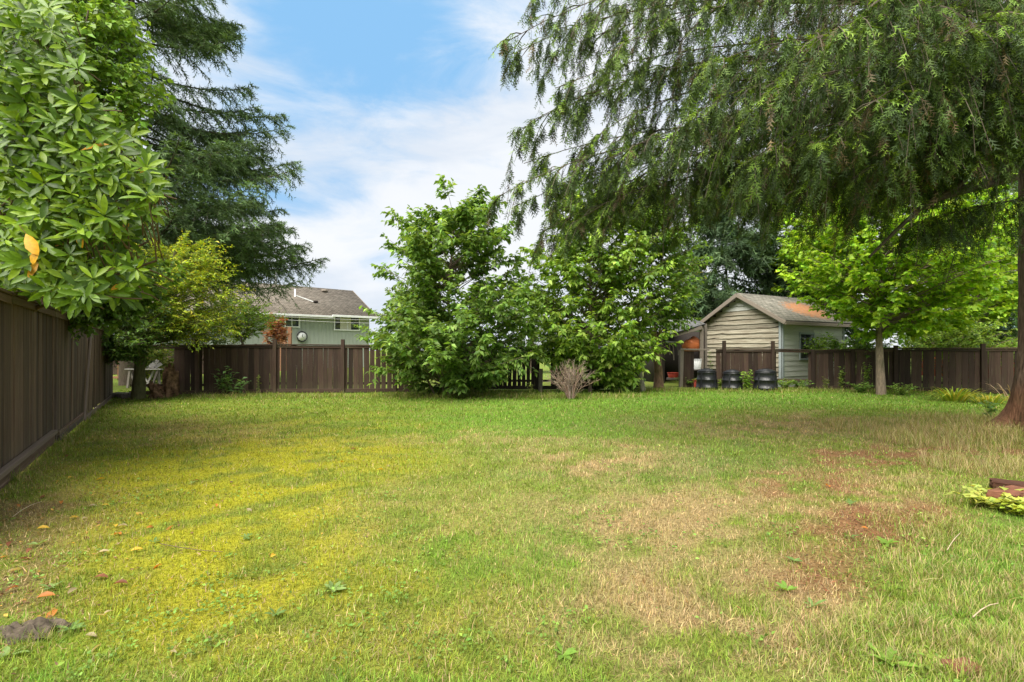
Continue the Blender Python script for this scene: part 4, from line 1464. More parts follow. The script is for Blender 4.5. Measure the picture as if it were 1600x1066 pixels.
# ---- yellowing tree with the mossy trunk at the corner gap
YY = 14.6
GY = [((0.275, 0.325, 0.026), .42), ((0.175, 0.265, 0.026), .38), ((0.34, 0.30, 0.03), .10), ((0.100, 0.165, 0.024), .10)]
leafy_tree('yellowing_tree', 'yellow-green small leaved tree with a mossy trunk at the gap in the fence', path(G0(216, YY), at(218, 580, YY), at(220, 545, YY), at(235, 500, YY), at(265, 440, YY), at(275, 390, YY)), .155,
           [(372, 262, 320), (395, 225, 352), (425, 205, 368), (455, 200, 382), (485, 210, 385), (510, 230, 380), (530, 250, 345)],
           YY, 220, 8, 11, .110, GY, tmpl=LEAFN, rise_=.35, droop=.35, bark=(0.115, 0.11, 0.05), zmin=1.5, tw_len=(.2, .45))
leafy_tree('corner_shrub', 'dense dark green shrub hanging over the far corner of the tall fence', path(A3(gx(150, 14.2), 14.2, 0), at(165, 560, 14), at(180, 500, 13.8), at(185, 470, 13.8)), .07,
           [(440, 140, 230), (470, 135, 255), (500, 135, 262), (525, 140, 262), (545, 150, 250), (560, 180, 232)],
           13.6, 140, 8, 10, .110, [((0.060, 0.115, 0.020), .6), ((0.10, 0.17, 0.025), .25), ((0.035, 0.07, 0.018), .15)], tmpl=LEAFN, droop=.3, zmin=1.0)
leafy_tree('fan_branch_maple', 'low green maple fanning out above the board fence', path(A3(gx(385, 17.2), 17.2, 0), at(380, 540, 17.2), at(372, 510, 17.2), at(360, 485, 17.2)), .05,
           [(468, 330, 400), (480, 340, 436), (495, 335, 440), (510, 330, 415), (525, 345, 400)], 17.2, 70, 8, 10, .085,
           [((0.105, 0.195, 0.022), .7), ((0.16, 0.22, 0.03), .3)], droop=.35, rise_=.2, zmin=1.6)
leafy_tree('red_maple', 'rusty red leaved small maple beside the cedar screen', path(A3(gx(432, 30), 30, 0), at(432, 530, 30), at(430, 505, 30)), .05,
           [(497, 423, 440), (510, 416, 446), (525, 414, 447), (538, 418, 444)], 30, 60, 7, 9, .12, [((0.21, 0.075, 0.04), .6), ((0.30, 0.16, 0.06), .4)], droop=.4)

# ---- shrubs behind the side fence and the yellow tree far behind
leafy_tree('hedge_shrub', 'sunlit green shrub showing over the side fence below the red outbuilding', path(A3(gx(1480, 18.6), 18.6, 0), at(1480, 560, 18.6), at(1482, 515, 18.6)), .05,
           [(500, 1440, 1540), (515, 1405, 1570), (530, 1395, 1595), (548, 1395, 1600)], 18.6, 120, 8, 9, .13, [((0.150, 0.240, 0.035), .55), ((0.215, 0.30, 0.05), .3), ((0.07, 0.13, 0.03), .15)], droop=.4)
leafy_tree('hedge_shrub', 'green shrub behind the side fence, close to the shed window', path(A3(gx(1320, 18.4), 18.4, 0), at(1320, 560, 18.4), at(1322, 535, 18.4)), .04,
           [(525, 1290, 1350), (538, 1262, 1385), (550, 1262, 1390)], 18.2, 60, 8, 9, .12, [((0.150, 0.250, 0.035), .6), ((0.08, 0.15, 0.03), .4)], droop=.4)
leafy_tree('yellow_maple', 'golden yellow maple behind the lean-to roof', path(A3(gx(1075, 30), 30, 0), at(1075, 520, 30), at(1076, 450, 30)), .14,
           [(405, 1060, 1100), (430, 1050, 1110), (460, 1048, 1115), (480, 1050, 1105), (500, 1060, 1090)], 30, 90, 7, 8, .20, [((0.40, 0.37, 0.06), .6), ((0.28, 0.32, 0.06), .4)], tmpl=LEAFW, droop=.4)
leafy_tree('pale_tree', 'pale green tree behind the house end and the dark cherry tree', path(A3(gx(625, 47), 47, 0), at(625, 520, 47), at(626, 470, 47)), .15,
           [(452, 600, 650), (475, 592, 670), (500, 592, 690), (530, 592, 690)], 47, 110, 8, 8, .27, [((0.135, 0.205, 0.055), .7), ((0.19, 0.24, 0.07), .3)], droop=.4)
leafy_tree('backyard_tree', 'green broadleaf tree far behind the two cherry trees', path(A3(gx(830, 30), 30, 0), at(830, 520, 30), at(830, 470, 30)), .15,
           [(462, 800, 860), (485, 770, 890), (520, 760, 900), (545, 760, 900)], 30, 90, 8, 8, .20, [((0.10, 0.165, 0.04), .7), ((0.14, 0.20, 0.05), .3)], droop=.4)
for lab, px, pr in (('leafy green garden shrub beyond the fence gap', 228, [(540, 200, 262), (560, 195, 275), (590, 200, 272)]),
                    ('tall leafy shrub behind the weathered table', 190, [(500, 150, 280), (530, 150, 300), (555, 165, 300)]),
                    ('broad dark shrub behind the yellowing tree', 300, [(480, 250, 380), (510, 240, 400), (540, 240, 400)])):
    Yg_ = 21.0 if px == 228 else 24.0
    leafy_tree('garden_shrub', lab, path(A3(gx(px, Yg_), Yg_, 0), at(px, 560, Yg_), at(px, 515, Yg_)), .05, pr, Yg_, 70, 8, 8, .13,
               [((0.13, 0.20, 0.03), .6), ((0.22, 0.24, 0.04), .4)] if px == 228 else [((0.05, 0.09, 0.022), .7), ((0.085, 0.13, 0.03), .3)], droop=.4)


# ---- conifers
def conifer(name, label, x, y, h, crown0, rad, nb, ns, nt, cols, tw=.17, bark=(0.10, 0.075, 0.055), az=None, zlow=None, tr=.3, sag=-.18, tipup=.22, hang=.35, pw=.75, lmin=.35):
    """spire conifer with spreading boughs that turn up at the tip"""
    root = thing(name, label, 'conifer', (x, y, 0))
    ac = Acc()
    zz_ = np.linspace(-.1, h, 9)
    tubes(ac, np.stack([np.full(9, x), np.full(9, y), zz_], -1)[None], np.linspace(tr, .03, 9)[None], 12, np.asarray(bark))
    ac.build('trunk', M_BARK, root, smooth=True)
    k = rng.random(nb) ** 1.25
    hz_ = crown0 + (h - crown0) * k * .97
    a = rng.uniform(0, 2 * math.pi, nb) if az is None else rng.uniform(az[0], az[1], nb)
    L = rad * (1 - k) ** pw * rng.uniform(.72, 1.12, nb) + lmin
    n = 10
    t_ = np.linspace(0, 1, n)[None]
    dirv = np.stack([np.cos(a), np.sin(a), np.zeros(nb)], -1)
    P = np.stack([np.full(nb, x), np.full(nb, y), hz_], -1)[:, None, :] + dirv[:, None, :] * (L[:, None] * t_)[..., None]
    P[..., 2] += L[:, None] * (sag * 1.6 * t_ + (tipup - sag * .35) * t_ ** 2.6)
    perp = np.stack([-np.sin(a), np.cos(a), np.zeros(nb)], -1)
    P += perp[:, None, :] * (rng.normal(0, .06, nb)[:, None] * L[:, None] * t_ ** 2)[..., None]
    ac = Acc()
    tubes(ac, P, (np.clip(L * .012, .012, .06)[:, None] * np.linspace(1, .18, n)[None]), 5, np.asarray(bark) * .8)
    # secondaries
    ts = (np.arange(ns)[None] + rng.uniform(0, 1, (nb, ns))) / ns * .88 + .12
    ix = ts * (n - 1)
    i0 = np.minimum(ix.astype(int), n - 2)
    f = (ix - i0)[..., None]
    ar = np.arange(nb)[:, None]
    b = P[ar, i0] * (1 - f) + P[ar, i0 + 1] * f
    tan = nrm(P[ar, i0 + 1] - P[ar, i0])
    sd = np.where(np.arange(ns) % 2 == 0, 1., -1.)[None, :, None]
    sl = (L[:, None] * .34 * (1 - ts) ** .7 * (.7 + .3 * sstep(0, .4, ts)) + .2) * rng.uniform(.6, 1.25, ts.shape)
    dv = nrm(tan * .75 + perp[:, None, :] * sd * .8 + U3 * rng.normal(0, .18, ts.shape)[..., None])
    e = b + dv * sl[..., None] - U3 * (hang * sl * rng.uniform(.3, 1.5, sl.shape))[..., None]
    m_ = b + dv * sl[..., None] * .55 + U3 * .03
    S = bez(b.reshape(-1, 3), m_.reshape(-1, 3), e.reshape(-1, 3), 4)
    strips(ac, S, np.linspace(.009, .004, 4)[None], np.asarray(bark) * .7)
    ac.build('boughs', M_STEM, root)
    NSb = len(S)
    s = (np.arange(nt)[None] + rng.uniform(0, 1, (NSb, nt))) / nt
    s3 = s * 3
    k0 = np.minimum(s3.astype(int), 2)
    ff = (s3 - k0)[..., None]
    q_ = np.arange(NSb)[:, None]
    lp = S[q_, k0] * (1 - ff) + S[q_, k0 + 1] * ff
    td = nrm(S[q_, k0 + 1] - S[q_, k0])
    side = nrm(np.cross(td, U3)) * np.where(np.arange(nt) % 2 == 0, 1, -1)[None, :, None]
    ld = nrm(td * .8 + side * .65 + rng.normal(0, .25, td.shape) - U3 * hang * .45)
    pos = lp.reshape(-1, 3)
    nL = len(pos)
    pal = np.array([c_[0] for c_ in cols])
    ci = rng.choice(len(cols), nL, p=[c_[1] for c_ in cols])
    cc_ = 1.35 * pal[ci] * np.repeat(np.exp(rng.normal(0, .2, NSb)), nt)[:, None] * np.exp(rng.normal(0, .12, (nL, 1)))
    ac = Acc()
    scatter(ac, SPIKE[0], SPIKE[1], pos, ld.reshape(-1, 3), (U3 + rng.normal(0, .5, (nL, 3))), tw * rng.uniform(.7, 1.25, nL), cc_)
    # leading shoots at the bough tips
    scatter(ac, SPIKE[0], SPIKE[1], P[:, -2], nrm(P[:, -1] - P[:, -2]), np.tile(U3, (nb, 1)), np.full(nb, tw * 1.8), pal[np.zeros(nb, int)])
    ac.build('needles', M_NEEDLE, root, kind='stuff')
    return root


FIR = [((0.062, 0.108, 0.036), .5), ((0.092, 0.150, 0.050), .3), ((0.040, 0.072, 0.028), .2)]
conifer('tall_fir', 'tall dark fir with upswept bough tips behind the rhododendron', gx(205, 19.5), 19.5, 19.0, 4.8, 6.2, 140, 38, 14, FIR, tw=.34, az=(-math.pi * .95, math.pi * .45), tr=.40, hang=.6, lmin=.4, pw=.5)
conifer('shadowy_conifer', 'drooping green conifer behind the bright green tree', gx(1500, 23), 23, 13, 1.8, 4.4, 75, 24, 7, [((0.075, 0.145, 0.045), .7), ((0.11, 0.18, 0.06), .3)], tw=.42, az=(math.pi * .95, math.pi * 2.05), tr=.17, hang=.7)
conifer('edge_conifer', 'soft green conifer behind the red outbuilding', gx(1610, 29), 29, 14, 1.2, 4.2, 75, 24, 8, [((0.075, 0.135, 0.045), .7), ((0.11, 0.18, 0.06), .3)], tw=.50, az=(math.pi * .95, math.pi * 2.05), tr=.17, hang=.6)
BKC = [((0.046, 0.085, 0.036), .7), ((0.075, 0.120, 0.052), .3)]
conifer('drooping_evergreen', 'dense dark drooping evergreen just left of the shed ridge, behind the shed', gx(1135, 25.5), 25.5, 13, 2.2, 3.2, 85, 20, 7, BKC, tw=.55, az=(math.pi * .95, math.pi * 2.05), tr=.07, bark=(.04, .035, .03), hang=.9)
conifer('drooping_evergreen', 'dense dark drooping evergreen above the orange stained roof, behind the shed', gx(1245, 26.5), 26.5, 13, 2.4, 3.4, 85, 20, 7, BKC, tw=.57, az=(math.pi * .95, math.pi * 2.05), tr=.07, bark=(.04, .035, .03), hang=.9)

# ---- the big hemlock whose boughs hang across the right of the view
HX, HY = 8.42, 8.05
hem = thing('hemlock_tree', 'huge western hemlock with drooping curtains of foliage over the lawn', 'conifer', (HX, HY, 0))
hz0 = gz(HX, HY)
n = 40
th = np.linspace(0, 2 * math.pi, n, endpoint=False)
zs = A3(-.05, .06, .16, .30, .5, .8, 1.2, 1.8, 2.6, 3.6, 5, 7, 10, 13.2)
rs = A3(.60, .54, .49, .45, .42, .385, .36, .345, .335, .32, .30, .27, .21, .11)
V = []
for z_, r_ in zip(zs, rs):
    fl = max(0, (r_ - .40)) * 1.5
    lob = 1 + fl * (np.cos(th * 5 + .6) * .75 + .35 * np.cos(th * 3)) + .035 * np.sin(th * 9 + z_ * 2.0) + .02 * np.sin(th * 17 - z_ * 5)
    V.append(np.stack([HX + r_ * lob * np.cos(th) + .03 * math.sin(z_ * .9), HY + r_ * lob * np.sin(th), np.full(n, z_ + hz0)], -1))
V = np.concatenate(V)
i, j = np.meshgrid(np.arange(len(zs) - 1), np.arange(n), indexing='ij')
j2 = (j + 1) % n
q = np.stack([i * n + j, i * n + j2, (i + 1) * n + j2, (i + 1) * n + j], -1).reshape(-1, 4)
zcol = V[:, 2]
tcol = np.where((zcol < .9)[:, None], A3(.19, .095, .055)[None], A3(.155, .105, .075)[None])
m_hb = tint_mat('hemlock_bark', .9, .15, 9.0, (3.0, 3.0, .55), .42, 1.5, 1.0)
mesh_np('trunk', V, q, m_hb, hem, colr=tcol, smooth=True)

tips = [  # photo column, row, depth of the bough tip, height where the bough leaves the trunk
    (786, 20, 7.4, 7.0), (830, -40, 8.4, 7.6), (792, 185, 8.0, 5.6), (776, 262, 7.2, 5.0), (880, 120, 8.8, 6.0), (850, 300, 8.4, 4.9), (900, 325, 7.6, 4.7),
    (960, 40, 6.4, 6.4), (940, 210, 6.8, 5.4), (1000, 245, 7.2, 5.1), (1050, 150, 6.0, 5.6), (1040, 290, 8.6, 4.9), (1100, 60, 5.4, 6.0),
    (1120, 280, 7.4, 4.8), (1150, 220, 5.9, 5.0), (1180, 300, 8.8, 4.8), (1200, 110, 5.2, 5.4), (1240, 270, 6.8, 4.7), (1270, 20, 4.9, 5.9), (1290, 190, 5.4, 4.9),
    (1340, 120, 5.3, 5.3), (1330, 300, 8.0, 4.4), (1375, 240, 6.0, 4.6), (1440, 60, 5.6, 5.4), (1440, 345, 7.3, 3.9), (1460, 180, 6.0, 4.9), (1530, 120, 6.0, 5.2),
    (1500, 30, 5.2, 5.8), (1580, 60, 5.6, 5.4), (1150, -60, 5.6, 6.6), (1000, -70, 6.6, 7.2), (900, -80, 7.8, 7.9), (1380, -40, 5.2, 6.5),
    (1300, 140, 10.4, 5.8), (1120, 120, 10.2, 6.0), (1480, 140, 10.0, 5.6), (1340, 20, 10.5, 6.4),
    (800, 48, 7.8, 6.7), (815, 208, 7.6, 5.3), (800, 288, 7.6, 4.9), (845, 325, 7.9, 4.7), (865, 95, 7.3, 6.3), (830, 150, 7.4, 5.9), (880, 240, 7.8, 5.2), (930, 290, 8.2, 4.9), (842, 62, 8.0, 6.6), (910, 180, 7.2, 5.5), (1560, 150, 7.2, 5.1), (920, 0, 9.4, 7.2), (1330, 180, 7.4, 5.0)]
T = np.array([at(p, r, Y) for p, r, Y, _ in tips])
S0 = np.array([[HX, HY, z_] for *_, z_ in tips])
# the rest of the crown, above and to the far side
nr = 26
ra, rz = rng.uniform(0, 2 * math.pi, nr), rng.uniform(5.0, 12.5, nr)
rL = (4.6 * (1 - (rz - 5) / 9.0) + .6) * rng.uniform(.7, 1.1, nr)
S1 = np.stack([np.full(nr, HX), np.full(nr, HY), rz], -1)
T1 = S1 + np.stack([np.cos(ra) * rL, np.sin(ra) * rL, -rL * .12], -1)
HSC = 1.06
HB = [((0.052, 0.092, 0.020), .42), ((0.090, 0.145, 0.025), .22), ((0.034, 0.058, 0.018), .28), ((0.095, 0.072, 0.034), .08)]  # hanging strands: greens darkened, so shade is put into the colour
HBL = [((0.125, 0.215, 0.026), .5), ((0.185, 0.285, 0.032), .3), ((0.066, 0.118, 0.026), .2)]  # upper sprays: greens lightened, light from above put into the colour


def boughs(acB, acN, S, T, ns, nst, ntw, scale=1.0, tw=.105):
    nb = len(S)
    L = np.linalg.norm(T - S, axis=1)
    M = S * .45 + T * .55 + U3 * (L * rng.uniform(.03, .08, nb))[:, None] + rng.normal(0, .03, (nb, 3)) * L[:, None]
    n = 14
    P = bez(S, M, T, n)
    P[..., 2] -= (L * .07)[:, None] * np.linspace(0, 1, n)[None] ** 5 - .025 * L[:, None] * np.linspace(0, 1, n)[None] ** 2
    P += np.cumsum(rng.normal(0, .012, P.shape), axis=1) * np.linspace(0, 1, n)[None, :, None]
    tubes(acB, P, (np.clip(L * .0085, .012, .065)[:, None] * (np.linspace(1, 0, n) ** 2.0 * .92 + .08)[None]), 6, A3(.095, .075, .058))
    out_ = nrm((T - S) * A3(1, 1, 0))
    perp = np.stack([-out_[:, 1], out_[:, 0], np.zeros(nb)], -1)
    ts = (np.floor(np.arange(ns) / 4)[None] * 4 + rng.uniform(0, 2.6, (nb, ns))) / ns * .82 + .20
    ts = np.clip(ts, .2, 1)
    ix = ts * (n - 1)
    i0 = np.minimum(ix.astype(int), n - 2)
    f = (ix - i0)[..., None]
    ar = np.arange(nb)[:, None]
    b = P[ar, i0] * (1 - f) + P[ar, i0 + 1] * f
    tan = nrm(P[ar, i0 + 1] - P[ar, i0])
    sd = np.where(np.arange(ns) % 2 == 0, 1., -1.)[None, :, None]
    sl = (np.clip(L, 2, 8)[:, None] * .19 * (1 - ts) ** .7 + .24) * rng.uniform(.5, 1.3, ts.shape)
    dv = nrm(tan * .8 + perp[:, None] * sd * .75 + U3 * rng.normal(-.05, .15, ts.shape)[..., None])
    e = b + dv * sl[..., None] - U3 * (sl * rng.uniform(.25, .8, sl.shape))[..., None]
    Sx = bez(b.reshape(-1, 3), (b + dv * sl[..., None] * .55 + U3 * .04).reshape(-1, 3), e.reshape(-1, 3), 5)
    strips(acB, Sx, np.linspace(.009, .003, 5)[None], A3(.085, .068, .05))
    K = len(Sx)
    tsf = np.repeat(ts.reshape(-1), nst)
    # sprays along the secondaries (tops, with light painted in by the paler palette)
    nt2 = ntw + 1
    s = rng.uniform(0, 1, (K, nt2)) * 4
    k0 = np.minimum(s.astype(int), 3)
    ff = (s - k0)[..., None]
    q_ = np.arange(K)[:, None]
    lp = (Sx[q_, k0] * (1 - ff) + Sx[q_, k0 + 1] * ff).reshape(-1, 3)
    td = nrm(Sx[q_, k0 + 1] - Sx[q_, k0]).reshape(-1, 3)
    side = nrm(np.cross(td, U3)) * rng.choice([-1, 1], len(td))[:, None]
    ld = nrm(td * .8 + side * .6 + rng.normal(0, .2, td.shape) - U3 * .25)
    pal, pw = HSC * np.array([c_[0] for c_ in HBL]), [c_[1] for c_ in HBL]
    cb = np.repeat(np.exp(rng.normal(0, .2, K)), nt2)[:, None]
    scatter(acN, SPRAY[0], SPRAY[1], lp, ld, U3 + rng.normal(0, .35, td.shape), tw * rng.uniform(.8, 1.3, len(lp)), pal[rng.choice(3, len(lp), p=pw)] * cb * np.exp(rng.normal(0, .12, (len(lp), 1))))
    # foliage hiding the bough itself
    K2 = 34
    tm = (np.arange(K2)[None] + rng.uniform(0, 1, (nb, K2))) / K2 * .72 + .28
    ix = tm * (n - 1)
    i1 = np.minimum(ix.astype(int), n - 2)
    f1 = (ix - i1)[..., None]
    lp = (P[ar, i1] * (1 - f1) + P[ar, i1 + 1] * f1).reshape(-1, 3)
    td = nrm(P[ar, i1 + 1] - P[ar, i1]).reshape(-1, 3)
    ld = nrm(td * .5 + nrm(np.cross(td, U3)) * rng.choice([-1, 1], len(td))[:, None] * .8 + rng.normal(0, .35, td.shape))
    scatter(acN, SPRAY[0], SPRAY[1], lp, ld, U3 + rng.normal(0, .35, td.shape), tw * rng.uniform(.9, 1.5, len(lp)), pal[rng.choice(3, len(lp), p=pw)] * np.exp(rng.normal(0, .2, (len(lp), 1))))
    # pendulous strands, shade painted in by the darker palette
    s = np.clip(rng.uniform(.2, .95, (K, 1)) + rng.normal(0, .16, (K, nst)), .08, 1) * 4
    k0 = np.minimum(s.astype(int), 3)
    ff = (s - k0)[..., None]
    hb = (Sx[q_, k0] * (1 - ff) + Sx[q_, k0 + 1] * ff).reshape(-1, 3)
    hl = rng.uniform(.14, .55, len(hb)) * (1.25 - .85 * tsf) * scale * np.repeat(np.clip(np.exp(rng.normal(-.1, .55, K)), .3, 2.2), nst) + .06
    long_ = rng.random(len(hb)) < .06
    hl = np.where(long_, hl * 1.7, hl)
    sw = rng.normal(0, .12, (len(hb), 3)) * hl[:, None]
    he = hb - U3 * hl[:, None] + sw + nrm(np.repeat(dv.reshape(-1, 3), nst, 0)) * (hl * .25)[:, None]
    HS = bez(hb, hb * .6 + he * .4 + np.repeat(dv.reshape(-1, 3), nst, 0) * (hl * .2)[:, None], he, 4)
    strips(acB, HS[:, ::3], .003, A3(.07, .055, .038))
    Q = len(HS)
    s = (np.arange(ntw)[None] + rng.uniform(0, 1, (Q, ntw))) / ntw * 3
    k0 = np.minimum(s.astype(int), 2)
    ff = (s - k0)[..., None]
    q_ = np.arange(Q)[:, None]
    lp = (HS[q_, k0] * (1 - ff) + HS[q_, k0 + 1] * ff).reshape(-1, 3)
    a_ = rng.uniform(0, 2 * math.pi, len(lp))
    ld = nrm(np.stack([np.cos(a_) * .55, np.sin(a_) * .55, np.full(len(lp), -1.)], -1) + rng.normal(0, .15, (len(lp), 3)))
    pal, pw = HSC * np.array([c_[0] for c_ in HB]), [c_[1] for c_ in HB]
    cs = np.repeat(rng.choice(4, Q, p=pw), ntw)
    cb = np.repeat(np.exp(rng.normal(0, .22, Q)), ntw)[:, None]
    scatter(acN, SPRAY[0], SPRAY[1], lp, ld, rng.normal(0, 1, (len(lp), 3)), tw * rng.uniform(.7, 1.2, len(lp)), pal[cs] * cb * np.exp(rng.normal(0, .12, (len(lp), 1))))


acB, acN = Acc(), Acc()
boughs(acB, acN, S0, T, 40, 4, 9, 1.0, .142)
boughs(acB, acN, S1, T1, 14, 2, 3, .8, .22)
# bare lower limbs that show against the light
for pts in ([(1585, 278, 7.9), (1500, 300, 7.6), (1450, 315, 7.4), (1400, 360, 7.2), (1358, 402, 7.1)], [(1585, 262, 7.9), (1520, 290, 7.7), (1470, 302, 7.5), (1400, 290, 7.3)],
            [(1580, 225, 7.9), (1540, 245, 7.7), (1500, 290, 7.4), (1440, 320, 7.3)]):
    Pm = np.array([at(*p_) for p_ in pts])
    tq = np.linspace(0, len(Pm) - 1, 16)
    Pm = np.stack([np.interp(tq, np.arange(len(Pm)), Pm[:, k]) for k in range(3)], -1)
    Pm[1:-1] = (Pm[:-2] + Pm[1:-1] * 2 + Pm[2:]) / 4
    tubes(acB, Pm[None], np.linspace(.06, .016, 16)[None], 8, A3(.085, .062, .048))
acB.build('boughs', M_STEM, hem)
acN.build('needles', M_NEEDLE, hem, kind='stuff')

# ---- rhododendron over the tall fence, its big leaves set in whorls
RH = (A3([0, 0, 0], [0, .12, 0], [-.10, .28, .028], [0, .3, 0], [.10, .28, .028], [-.145, .58, .03], [0, .6, -.012], [.145, .58, .03], [-.085, .86, -.01], [0, .87, -.04], [.085, .86, -.01], [0, 1, -.08]),
      np.array([[1, 3, 2], [1, 4, 3], [2, 3, 6], [2, 6, 5], [3, 4, 7], [3, 7, 6], [5, 6, 9], [5, 9, 8], [6, 7, 10], [6, 10, 9], [8, 9, 11], [9, 10, 11], [0, 1, 2], [0, 4, 1]]))


def rosette_bush(name, label, trunkbase, tips_, nleaf, llen, pal, pw, n_obj, droop=.25, inner=.4):
    root = thing(name, label, 'shrub', trunkbase)
    nT = len(tips_)
    tb = np.asarray(trunkbase, float)
    st = tips_ + A3(-.35, .60, -.22) + rng.normal(0, .15, (nT, 3))
    st[:, 2] = np.maximum(st[:, 2], np.minimum(2.25, tips_[:, 2] - .02))
    L = np.linalg.norm(tips_ - st, axis=1)[:, None]
    P = bez(st, (st * .5 + tips_ * .5) + U3 * .06 * L + rng.normal(0, .08, (nT, 3)) * L, tips_, 8)
    ac = Acc()
    for k in range(14):
        e_ = st[k * (nT // 14)]
        b_ = tb + A3(.2, 0, 1.3)
        tubes(ac, bez(b_[None], (b_ * .5 + e_ * .5 + A3(-.2, .3, .2))[None], e_[None], 7), np.linspace(.04, .012, 7)[None], 7, A3(.15, .10, .07))
    for k in range(4):
        tubes(ac, wob(tb + A3(.15 * k - .2, .1 * (k % 2), -.05), tb + A3(.1 * k - .15, 0, 1.45), 5, .04)[None], np.linspace(.075, .05, 5)[None], 9, A3(.15, .10, .07))
    ac.build('stems', M_BARK, root, smooth=True)
    ac = Acc()
    tubes(ac, P[:, ::2], np.linspace(.009, .005, 4)[None], 4, A3(.17, .11, .07))
    ac.build('twigs', M_STEM, root)
    ax_ = nrm(nrm(P[:, -1] - P[:, -3]) + U3 * .5 + A3(.2, -.5, 0) + rng.normal(0, .25, (nT, 3)))
    rr_ = np.repeat(np.arange(nT), nleaf)
    nL = len(rr_)
    axx = ax_[rr_]
    u_ = nrm(np.cross(axx, A3(.3, .2, 1) + rng.normal(0, .01, (nL, 3))))
    v_ = np.cross(axx, u_)
    k = np.tile(np.arange(nleaf), nT)
    ang = k * 2.4 + np.repeat(rng.uniform(0, 6.28, nT), nleaf) + rng.normal(0, .15, nL)
    el = np.repeat(rng.uniform(-.25, .35, nT), nleaf) + (k / nleaf) * .55 + rng.normal(0, .12, nL)
    d = nrm((np.cos(ang)[:, None] * u_ + np.sin(ang)[:, None] * v_) * np.cos(el)[:, None] + axx * np.sin(el)[:, None] - U3 * droop * rng.uniform(0, 1, nL)[:, None])
    pos = tips_[rr_] - axx * (.05 * (1 - k / nleaf))[:, None] + d * .012
    ln = llen * rng.uniform(.7, 1.2, nL) * np.repeat(rng.uniform(.6, 1.15, nT), nleaf)
    upv = axx + rng.normal(0, .18, (nL, 3))
    ci = rng.choice(len(pal), nL, p=pw)
    c = np.array(pal)[ci] * np.repeat(np.exp(rng.normal(0, .15, nT)), nleaf)[:, None] * np.exp(rng.normal(0, .13, (nL, 1)))
    dist = np.linalg.norm(pos - A3(0, 0, CAM_H), axis=1)
    px = 800 + FPX * pos[:, 0] / pos[:, 1]
    py = HOR - (pos[:, 2] - CAM_H) / pos[:, 1] * FPX
    inside = (px > 5) & (px < 1590) & (py > 5) & (py < 1060)
    order = np.argsort(np.where(inside, dist / ln, 1e9))
    big = order[:n_obj]
    rest = order[n_obj:]
    ac = Acc()
    scatter(ac, RH[0], RH[1], pos[rest], d[rest], upv[rest], ln[rest], c[rest])
    ac.build('foliage', M_GLOSS, root, kind='stuff')
    # the leaves that show largest, one by one, sharing a few meshes
    meshes = []
    for q_ in range(10):
        me = bpy.data.meshes.new('leaf')
        vv = RH[0].copy()
        vv[:, 2] += rng.normal(0, .03) * vv[:, 1] ** 2 - rng.uniform(0, .10) * vv[:, 1] ** 2
        vv[:, 0] *= rng.uniform(.9, 1.15)
        me.from_pydata(vv.tolist(), [], RH[1].tolist())
        a = me.color_attributes.new('col', 'FLOAT_COLOR', 'POINT')
        cc_ = np.array(pal)[q_ % len(pal)] * math.exp(rng.normal(0, .12))
        if q_ == 9:
            cc_ = A3(.60, .30, .02)
        arr = np.ones((len(vv), 4), dtype=np.float32)
        arr[:, :3] = cc_
        a.data.foreach_set('color', arr.ravel())
        me.polygons.foreach_set('use_smooth', np.ones(len(me.polygons), dtype=bool))
        me.materials.append(M_GLOSS)
        meshes.append(me)
    X_, Y_, Z_ = frames(d[big], upv[big])
    wl = WL[root.name]
    for q_, b_ in enumerate(big):
        o = bpy.data.objects.new('leaf', meshes[9 if q_ % 37 == 5 else int(ci[b_]) + len(pal) * (q_ % (9 // len(pal)))])
        link(o, root)
        s_ = ln[b_]
        M = Matrix((Vector(X_[q_] * s_), Vector(Y_[q_] * s_), Vector(Z_[q_] * s_))).transposed().to_4x4()
        M.translation = Vector(pos[b_] - wl)
        o.matrix_basis = M
    return root


def tips_in(profile, Y0, Y1, n):
    """points for branch ends filling a photo outline between two depths, denser towards the viewer"""
    t_ = crown_tips(profile, 1.0, 0.0, n, .6)
    Yv = Y0 + (Y1 - Y0) * rng.random(n) ** 1.6
    k = Yv[:, None]
    return np.stack([t_[:, 0] * Yv, Yv, CAM_H + (t_[:, 2] - CAM_H) * Yv], -1)


RP = [(0.120, 0.220, 0.014), (0.205, 0.315, 0.018), (0.062, 0.120, 0.014)]
rt = tips_in([(0, -60, 95), (40, -60, 105), (90, -70, 125), (130, -70, 140), (180, -70, 175), (220, -70, 235), (260, -70, 258), (300, -70, 262), (340, -70, 235), (380, -60, 225), (420, -50, 235), (450, 0, 225), (470, 60, 190)], 5.4, 7.4, 760)
rosette_bush('rhododendron', 'large glossy leaved rhododendron with a few yellow leaves, spilling over the tall fence', A3(-7.4, 6.4, 0), rt, 9, .20, RP, [.45, .33, .22], 300)
leafy_tree('lilac_bush', 'bright green heart leaved lilac behind the upper rhododendron', path(A3(-9.0, 9.3, 0), A3(-8.6, 9.2, 2.5), A3(-8.0, 9.1, 5), A3(-7.4, 9.0, 7.6)), .05,
           [(-20, 60, 165), (40, 100, 205), (90, 110, 228), (140, 120, 240), (190, 120, 232), (230, 120, 215)], 8.8, 90, 8, 8, .115,
           [((0.130, 0.225, 0.035), .6), ((0.175, 0.28, 0.045), .4)], tmpl=LEAFW, droop=.8, zmin=2.4, cat='shrub', mat=M_GLOSS)
